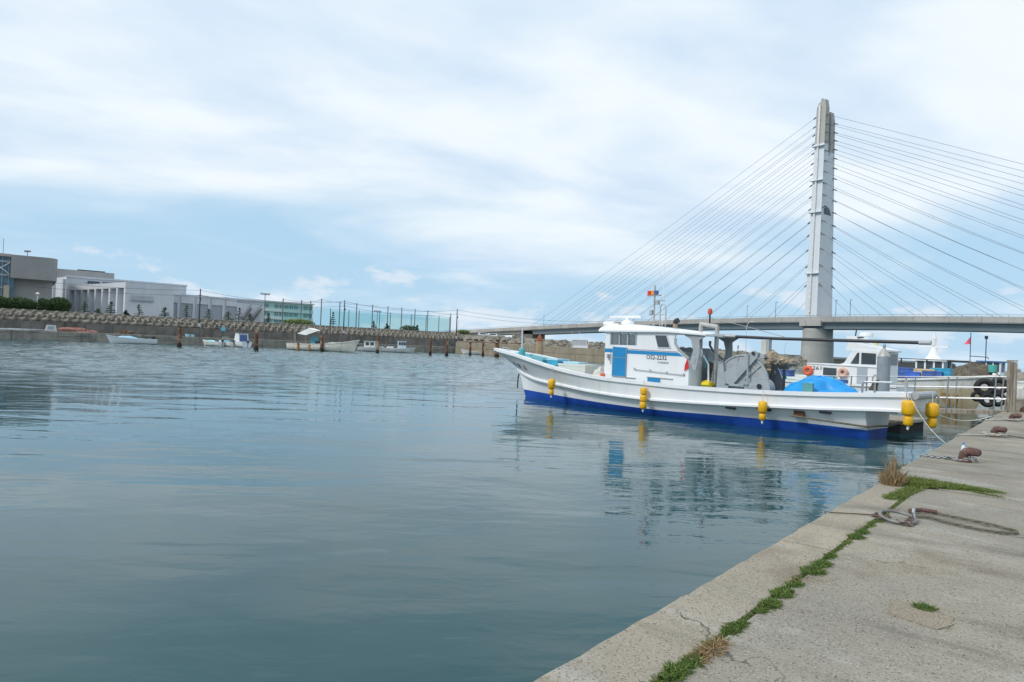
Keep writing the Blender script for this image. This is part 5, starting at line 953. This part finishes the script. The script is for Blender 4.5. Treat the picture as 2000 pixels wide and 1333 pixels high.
# boat 3, bow to the quay
bow3 = Vector((24.1, 33.7, 0)); H3 = -BAX; c3 = bow3-H3*6.6
B3, R3 = small_boat('fishing_boat', 'cream-bottomed white boat with rust streaks and tyres at its bow', 'boat', c3, heading(H3), 13.2, 3.2, 1.28, .55, OLDWHITE, TEAL, 'fishing boats at the near quay')
mb = MB()
for sg in (1, -1): mb.loft([[(p[0], sg*(p[1]+.012), p[2]) for p in r[0][1:4]] for r in R3])
mb.build('cream_bottom', CREAM, B3, sm=True)
def bx(B_, px, y, z): return min((i/20 for i in range(-140, 141)), key=lambda x: abs(proj(local(B_, x, y, z))[0]-px))
for px_, w_ in ((1838, .16), (1856, .1)):
    x = bx(B3, px_, -1.5, .8); hbx = lambda x_, z_: min(((abs(r[3][0]-x_), -r[3][1]) if z_ > .6 else (abs(r[2][0]-x_), -r[2][1])) for r, b, z, xx in R3)[1]
    MB().loft([[(x-w_, hbx(x-w_, zz_)-.03, zz_), (x+w_, hbx(x+w_, zz_)-.03, zz_)] for zz_ in (.12, .8)]).loft([[(x-w_, hbx(x-w_, zz_)+.02, zz_), (x+w_, hbx(x+w_, zz_)+.02, zz_)] for zz_ in (.12, .8)]).build('rust_streak', mat('rust_run', (.45, .27, .1), .8, .35, 4), B3)
mb = MB(); MB().tube([(6.3, 0, .0), (6.42, 0, 1.9)], .1, 8).build('stem_post', OLDWHITE, B3)
for i, (x, y, z, r) in enumerate(((bx(B3, 1923, -1.1, 1.2), -1.1, 1.2, .45), (bx(B3, 1950, -.7, 1.3), -.7, 1.3, .42), (bx(B3, 1930, -1.1, .6), -1.1, .6, .36), (bx(B3, 1950, -.8, .65), -.8, .65, .36), (bx(B3, 1908, -1.25, .75), -1.25, .75, .27))):
    tag(MB().torus(local(B3, x, y, z), r*.68, r*.32, Matrix.Rotation(heading(H3), 3, 'Z') @ Matrix.Rotation(R(90), 3, 'X') @ Matrix.Rotation(R(22), 3, 'Y'), 22, 9).build('tyre_fender', RUBBER, sm=True), ('big upper left tyre fender on the rusty boat bow', 'upper right tyre fender nearest the timber post', 'lower tyre fender under the big one on the rusty boat bow', 'lower right tyre fender nearest the quay', 'small tyre fender farthest left on the rusty boat bow')[i], 'tyre', 'tyre fenders on the rusty boat')
for i, (x, y, z, d, m_, lab) in enumerate(((bx(B3, 1768, -.35, 1.2), -.35, .9, (.9, .6, .75), BLUEC, 'stacked blue crate just right of the second boat cabin'), (bx(B3, 1784, -.45, 1.2), -.45, .9, (.7, .5, .55), mat('blue_tub', (.05, .16, .6), .5), 'brighter blue tub with dark lid beside the stacked crate'), (bx(B3, 1806, -.3, 1.2), -.3, .9, (1.0, .6, .72), TANC, 'tan fish crate between the blue crates'), (bx(B3, 1823, -.4, 1.2), -.4, .9, (.9, .6, .62), BLUEC, 'low blue crate right of the tan crate'), (bx(B3, 1838, -.2, 1.2), -.2, .95, (.9, .5, .75), CYANC, 'turquoise crate next to the net hauler'))):
    t = thing('fish_crate', lab, 'crate', local(B3, x, y, z), heading(H3), 'crates on the rusty boat deck'); t.location.z += .34; MB().mm((-d[0]/2, -d[1]/2, -.2), (d[0]/2, d[1]/2, d[2])).build('crate_body', m_, t)
    for k in range(3): MB().mm((-d[0]/2-.02, -d[1]/2-.02, d[2]*(.3+.3*k)), (d[0]/2+.02, d[1]/2+.02, d[2]*(.34+.3*k))).build('crate_rib', m_, t)
MB().mm((-2.4, .2, 1.95), (1.8, .6, 2.02)).build('yellow_plank', mat('yellow_board', (.55, .5, .2), .7), B3)
fp = local(B3, bx(B3, 1893, .2, 1.5), .2, .9); zt_ = atY(1894, 690, fp.y).z
t = thing('flag_pole', 'dark pole with a pink pennant flag on the rusty boat', 'flag', fp); MB().cyl((0, 0, 0), (0, 0, zt_-fp.z-.4), .06, 8).build('pole', mat('pole_brown', (.2, .16, .14), .8), t); MB().cyl((0, 0, zt_-fp.z-.4), (0, 0, zt_-fp.z+1.05), .018, 6).build('staff', DPOLE, t)
h = zt_-fp.z; MB().add([(0, 0, h+.85), (-.15, .05, h+.62), (-.36, .0, h+.42), (-.2, -.04, h+.44), (0, .02, h+.46)], [(0, 1, 2, 3, 4)]).build('pennant', PINK, t)
MB().tube([(0, 0, h-.42), (-2, 0, h-.42), (-4.6, 0, h-.4)], .02, 5).build('light_spar', DPOLE, t); MB().tube([(0, 0, h-.15), (.9, 0, h-.18), (.95, 0, h-.28)], .02, 5).build('lamp_spar', DPOLE, t)
for x in (-1.0, -2.2, -3.5): MB().cyl((x, 0, h-.42), (x, 0, h-.62), .035, 6).build('deck_bulb', DARK, t)
# boat 4 and 5 farther off
def cabin_boat(px, Y, w_px, roofz, lab, roofm, L=10, glassm=DGLASS, beam=2.8):
    p = atY(px, 720, Y); p.z = 0; t, Rr = small_boat('fishing_boat', lab, 'boat', p+BAX*0.5, BRZ, L, beam, 1.1, .4, OLDWHITE, TEAL, 'fishing boats at the near quay'); wd2 = w_px*Y/1333/2
    MB().mm((-wd2, -.8, .7), (wd2, .8, 1.75)).build('cabin', WHITE, t); MB().mm((-wd2+.05, -.76, 1.75), (wd2-.05, .76, roofz-.12)).build('window_band', glassm, t)
    for x in (-wd2, -wd2/3, wd2/3, wd2):
        for y in (-.78, .78): MB().mm((x-.05, y-.04, 1.75), (x+.05, y+.04, roofz-.1)).build('window_post', WHITE, t)
    MB().mm((-wd2-.25, -.95, roofz-.12), (wd2+.25, .95, roofz)).build('roof', roofm, t); return t, wd2
B4, w4 = cabin_boat(1840, 44, 46, 2.55, 'distant white boat with radar mast and net hauler left of the net pile', WHITE)
MB().lathe([(.5, 2.55), (.3, 2.9), (.2, 3.15), (.14, 3.3)], n=10).build('mast_base', WHITE, B4, sm=True); MB().box((0, 0, 3.38), (1.7, .14, .12)).build('radar_arm', WHITE, B4); MB().lathe([(.12, 3.44), (.14, 3.9), (.05, 4.3)], n=8).build('mast', WHITE, B4); MB().mm((-2.6, -.9, 2.4), (-.8, .9, 2.48)).build('rear_awning', DARK, B4)
MB().torus((-.6, 1.1, 1.5), .26, .13, Matrix.Rotation(R(90), 3, 'X'), 18, 8).build('net_hauler', GALV, B4, sm=True)
B5, w5 = cabin_boat(1950, 62, 34, 2.75, 'distant boat with a blue cabin roof left of the timber post', mat('roof_blue', (.05, .14, .32), .5)); MB().cyl((.5, 0, 2.75), (.5, 0, 5.0), .04, 6).build('mast', DARK, B5); MB().box((.5, 0, 4.9), (.25, .1, .3)).build('mast_lamp', DARK, B5)
p = atY(1908, 738, 40); t = thing('net_pile', 'big dark brown net pile near the pink flag', 'net', (p.x, p.y, .95)); MB().blob((0, 0, 0), (1.6, 1.0, 1.4), .1, 26, 10, 33, True).build('netting', DNET, t, sm=True); MB().lathe([(.2, 0), (.22, .4), (.2, .42)], (.2, -1.0, .95), 14).build('green_bucket', mat('bucket_green', (.08, .42, .36), .5), t); MB().mm((-1.8, -1.2, -1.05), (1.9, 1.2, .05)).build('net_barge', OLDWHITE, t)
# armour blocks at the far right
grp = thing('armour_mound', 'grey armour blocks heaped at the far right beyond the post', 'armour blocks', (66, 88, 0)); rn = random.Random(2)
for i in range(34):
    q = proto.copy(); COL.objects.link(q); q.parent = grp; q.location = (rn.uniform(-9, 12), rn.uniform(-3, 4), rn.uniform(.0, 1.5)); q.rotation_euler = (rn.uniform(0, 3), rn.uniform(0, 3), rn.uniform(0, 3)); q.scale = (.9, .9, .9)
MB().blob((1, 0, -.6), (12, 5, 2.2), .1, 20, 8, 8, True).build('mound_core', ARM, grp)
# lamps and signals on the breakwater and mole
for px, base, top, Y, arm, lab in ((1456, 693, 628, 120, True, 'tall curved white street lamp behind the net drum'), (1532, 695, 671, 255, True, 'pale street lamp on the breakwater left of the bridge pier'), (1612, 697, 664, 262, True, 'pale street lamp on the breakwater before the bridge pier'), (1441, 693, 675, 122, False, 'black signal post on the mole deck'), (1417, 693, 677, 124, False, 'thin dark post on the mole deck')):
    p = atY(px, base, Y); q = atY(px, top, Y); t = thing('street_lamp' if arm else 'signal_post', lab, 'lamp' if arm else 'post', (p.x, p.y, p.z-.6)); hh = q.z-p.z+.6
    if arm: MB().tube([(0, 0, 0), (0, 0, hh-1.2), (.15, 0, hh-.5), (.5, 0, hh-.1), (.9, 0, hh)], .05 if Y < 200 else .09, 6).build('column', BWHITE, t); MB().box((.95, 0, hh), (.5, .2, .14)).build('lamp_head', WHITE, t)
    else:
        MB().cyl((0, 0, 0), (0, 0, hh), .05, 6).build('column', DARK, t)
        if px == 1441: MB().cyl((0, 0, hh-.55), (0, 0, hh), .1, 8).build('signal_lamp', DARK, t); MB().cyl((.5, 0, 0), (0, 0, hh*.5), .03, 5).build('brace', DARK, t)
for px, y0, y1, w_, lab in ((1421, 694, 707, 6, 'white upright notice board on the tan wall'), (1390, 699, 706, 9, 'low white notice board on the tan wall behind the gantry')):
    a = min(range(0, int(TL*10)), key=lambda k: abs(proj(T(k/10, -.5, 2))[0]-px))/10; p = T(a, -.55, 0); zt_, z0 = atY(px, y0, p.y).z, atY(px, y1, p.y).z
    t = thing('notice_board', lab, 'sign', (p.x, p.y, z0), heading(TD)); ww = w_*p.y/1333; MB().mm((-ww/2, -.04, 0), (ww/2, .0, zt_-z0)).build('board', WHITE, t); MB().mm((-.04, .0, 0), (.04, .12, zt_-z0)).build('batten', GALV, t)
# white sport boat beyond the mole
p = atY(1137, 676, 150); p.z = 0; t, Rr = small_boat('sport_boat', 'white flybridge sport boat showing above the tan mole wall', 'boat', p+Vector((0, 6, 0)), R(172), 11, 3.4, 1.6, .5, WHITE, WHITE)
slab([(-1.9, 1.2), (-1.9, 3.05), (1.2, 3.05), (3.4, 1.6), (3.4, 1.2)], -1.2, 1.2, 'cabin', WHITE, t); MB().mm((-1.7, -1.1, 3.05), (1.6, 1.1, 4.3)).build('clear_curtain', net_mat('curtain', (.6, .62, .64), .75), t); MB().mm((-1.9, -1.2, 4.3), (1.8, 1.2, 4.5)).build('hard_top', WHITE, t)
for x in (-1.7, 0, 1.6): MB().cyl((x, 1.15, 3.0), (x, 1.15, 4.35), .05, 6).build('top_post', WHITE, t)
for x in (-.3, 1.4): MB().cyl((x, 0, 4.5), (x+.5, 0, 6.3), .03, 5).build('aerial', WHITE, t)
# ================================================================== BOATS AT THE FAR WHARF
hw_ = -WD
p = onz(257, 672.5, 0); t, Rr = small_boat('skiff', 'white open skiff with pale blue inside at the left wharf', 'boat', p, heading(hw_), 8.0, 1.9, .85, .5, WHITE, WBLUE); outboard(t, -3.3, .8)
MB().mm((-1.9, -.8, .45), (-1.3, .8, .9)).build('bench', WBLUE, t); MB().blob((1.0, 0, .75), (1.9, .72, .5), .12, 18, 6, 5, True).build('blue_cover', WBLUE, t); MB().mm((-2.9, -.3, .5), (-2.6, .7, .95)).build('locker', GREY, t)
for px, py, lab, kind in ((420, 677, 'small white open boat with dark outboard, left of the moored trio', 0), (448, 678, 'small pale teal boat with folded windscreen, middle of the moored trio', 1), (479, 679.5, 'white cabin boat with blue curtained cockpit beside a rusty pile', 2)):
    p = onz(px, py, 0); t, Rr = small_boat('motor_boat', lab, 'boat', p+WN*2.4, heading(WN)+(.5, .25, .08)[kind], 5.2, (2.0, 2.0, 2.5)[kind], (.75, .8, .95)[kind], .3, OLDWHITE if kind < 2 else WHITE, PTEAL); outboard(t, -2.4, .7, -.2)
    if kind == 0: MB().blob((.4, 0, .7), (1.1, .7, .35), .1, 14, 6, 3, True).build('teal_cover', PTEAL, t)
    if kind == 1: MB().mm((0, -.7, .6), (1.2, .7, 1.1)).build('console', WBLUE, t); MB().loft([[(.3, -.7, 1.1), (.5, -.6, 1.75)], [(.3, .7, 1.1), (.5, .6, 1.75)]]).build('windscreen', GLASS, t); MB().tube([(.25, -.72, 1.1), (.45, -.62, 1.78), (.45, .62, 1.78), (.25, .72, 1.1)], .04, 5).build('screen_frame', GALV, t)
    if kind == 2:
        slab([(-.9, .8), (-.5, 2.6), (1.2, 2.6), (2.0, .8)], -.95, .95, 'cabin', WHITE, t); MB().loft([[(-.93, -.8, .95), (-.62, -.7, 2.35)], [(-.93, .8, .95), (-.62, .7, 2.35)]]).build('blue_curtain', mat('curtain_blue', (.05, .1, .26), .5), t); MB().mm((-.75, -1.0, 2.6), (1.4, 1.0, 2.72)).build('cabin_top', SHUT, t); MB().mm((-2.1, -1.1, .85), (-1.9, 1.1, 1.0)).build('stern_bar', WHITE, t)
# old canopied fishing boat
p = onz(628, 687, 0); hd = Vector((.965, -.26, 0)); OB, Rr = small_boat('fishing_boat', 'old cream fishing boat with white canopy and rust streaks at the far wharf', 'boat', p+Vector((0, 1.8, 0)), heading(hd), 14.6, 3.2, 1.15, 1.15, mat('old_cream', (.8, .76, .67), .6, .1, 1, streak=(.48, .33, .18)), mat('old_deck', (.3, .28, .25), .8))
MB().add([(-5.0, -1.4, 3.0), (-2.6, -1.5, 4.05), (-.6, -1.4, 3.65), (-1.8, 1.4, 3.8), (-3.8, 1.5, 4.2), (-4.4, 1.3, 3.4), (-3.0, -1.6, 2.75)], [(0, 1, 5), (1, 4, 5), (1, 3, 4), (1, 2, 3), (0, 6, 1), (6, 2, 1)]).build('white_canopy', mat('canopy_cloth', (.82, .82, .8), .8, .03), OB)
for x, y in ((-5.6, -1.2), (-3.4, -1.3), (-3.6, 1.2), (-.9, 1.2)): MB().cyl((x+.3, y, .8), (x-.35, y*.8, 4.4), .09, 6).build('canopy_pole', WOODP, OB)
MB().cyl((1.0, 0, .8), (1.1, 0, 6.0), .09, 6).build('mast', DPOLE, OB); MB().mm((-2.6, -.6, .8), (-1.7, .5, 2.5)).build('teal_cabin', TEAL, OB); MB().mm((-1.5, -.8, .8), (-.8, .4, 1.7)).build('engine_box', DARK, OB); MB().mm((1.2, -.9, 1.0), (2.9, .7, 1.65)).build('hatch_box', BWHITE, OB); MB().mm((3.2, -.6, 1.1), (4.6, .6, 1.7)).build('gear_box', PTEAL, OB); MB().cyl((-6.4, 0, 1), (-6.5, 0, 3.0), .06, 6).build('stern_pole', WOODP, OB); MB().cyl((3.9, -.9, 1.1), (3.9, -.9, 3.4), .04, 5).build('staff', WOODP, OB); MB().cyl((.2, -.9, 1.1), (-1.0, .6, 3.0), .06, 5).build('derrick', WOODP, OB)
for x in (-4.8, -2.4): MB().mm((x, -1.63, -.05), (x+.28, -1.5, 1.0)).build('rust_stain_plate', mat('rust_stain', (.5, .22, .05), .8, .3), OB); MB().torus((x+.2, -1.55, .95), .2, .09, Matrix.Rotation(R(90), 3, 'X'), 14, 6).build('tyre', RUBBER, OB)
for px, py, lab, kind in ((722, 687.5, 'small white cabin boat with twin windows between two piles', 0), (777, 689.5, 'small white boat with tall pale cabin right of the pile', 1)):
    p = onz(px, py, 0); t, Rr = small_boat('cabin_boat', lab, 'boat', p+Vector((0, 1, 0)), heading(WD)*.4, (5.5, 7.4)[kind], 2.2, .85, .25, OLDWHITE, BWHITE)
    if kind == 0: MB().mm((-1.4, -.8, .7), (.9, .8, 2.05)).build('cabin', OLDWHITE, t); [MB().mm((x-.35, -.83, 1.25), (x+.35, -.805, 1.85)).build('window', DGLASS, t) for x in (-.8, .2)]; MB().mm((-1.6, -.95, 2.055), (1.1, .95, 2.15)).build('roof', WHITE, t); outboard(t, -2.5, .7)
    else:
        MB().mm((-.2, -.75, .7), (1.5, .75, 2.35)).build('cabin', mat('pale_cabin', (.6, .72, .8), .5, .04), t); [MB().mm((x-.22, -.78, 1.55), (x+.22, -.755, 2.15)).build('window', DGLASS, t) for x in (.12, .66, 1.2)]; MB().mm((-.3, -.85, 2.355), (1.6, .85, 2.43)).build('roof', WHITE, t); MB().tube([(-3.3, -1.0, 1.25), (-.4, -1.1, 1.25)], .035, 5).build('rail', STEEL, t); MB().mm((-2.6, -.7, .7), (-1.2, .6, 1.15)).build('net_box', WHITE, t)
p = onz(926, 693.5, 0); t, Rr = small_boat('skiff', 'narrow white skiff behind the rusty legs at the tan wall', 'boat', p+Vector((0, 1.2, 0)), math.pi+.05, 6.8, 1.8, .6, .55, OLDWHITE, BWHITE); outboard(t, -3.1, .6, 0, GALV)
# things on the far wharf
a = a_of(99, 2.2, 2); t = thing('upturned_tub', 'upturned white plastic tub on the left wharf', 'tub', W(a, 2.2, 1.7), WA); MB().prism([(-.95, 0), (.95, 0), (.75, 1.15), (-.6, 1.2)], -.7, .7, lambda u, v, w_: Vector((u, w_, v))).build('tub', BWHITE, t); MB().mm((-1.0, -.74, .0), (1.0, .74, .12)).build('rim', GREY, t); MB().mm((-.45, -.74, .35), (.45, -.68, .9)).build('panel', SHUT, t)
a = a_of(140, 2.5, 2); t = thing('net_heap', 'long low heap of pinkish netting on the left wharf', 'net', W(a, 2.6, 1.7), WA); MB().blob((0, 0, -.05), (3.4, 1.0, .85), .18, 40, 8, 15, True).build('netting', PNET, t)
a = a_of(248, 2.5, 2); t = thing('rope_heap', 'small brown heap of gear above the white skiff', 'gear', W(a, 2.6, 1.7), WA); MB().blob((0, 0, -.05), (1.3, .7, .75), .25, 20, 7, 16, True).build('gear', DNET, t); MB().box((-.6, -.5, .5), (.3, .3, .3)).build('orange_float', ORANGE, t)
a = a_of(30, 2, 2); t = thing('plank_stack', 'pale planks and poles lying flat at the left edge of the wharf', 'planks', W(a, 2.2, 1.7), WA); [MB().box((i*1.2-2, .2*i-.5, .06+.05*i), (5.5, .18, .1)).build('plank', BWHITE, t) for i in range(4)]
a = a_of(367, 2, 2); t = thing('blue_bucket_row', 'pale blue tub left on the wharf beside a rusty pile', 'tub', W(a, 2.2, 1.7), WA); MB().lathe([(.4, 0), (.5, .5), (.52, .52)], n=14).build('tub', WBLUE, t); MB().lathe([(.35, 0), (.42, .45)], (.9, 0, 0), 12).build('tub', WBLUE, t)
a = a_of(436, 5, 4); t = thing('blue_sheet', 'small light blue board leaning on the dark wall top', 'board', W(a, 4.9, 3.2), WA); MB().mm((-.45, -.05, 0), (.5, .05, .8)).build('board', mat('board_blue', (.16, .5, .66), .6), t); MB().mm((-.4, .05, 0), (-.3, .3, .7)).build('leg', GREY, t)
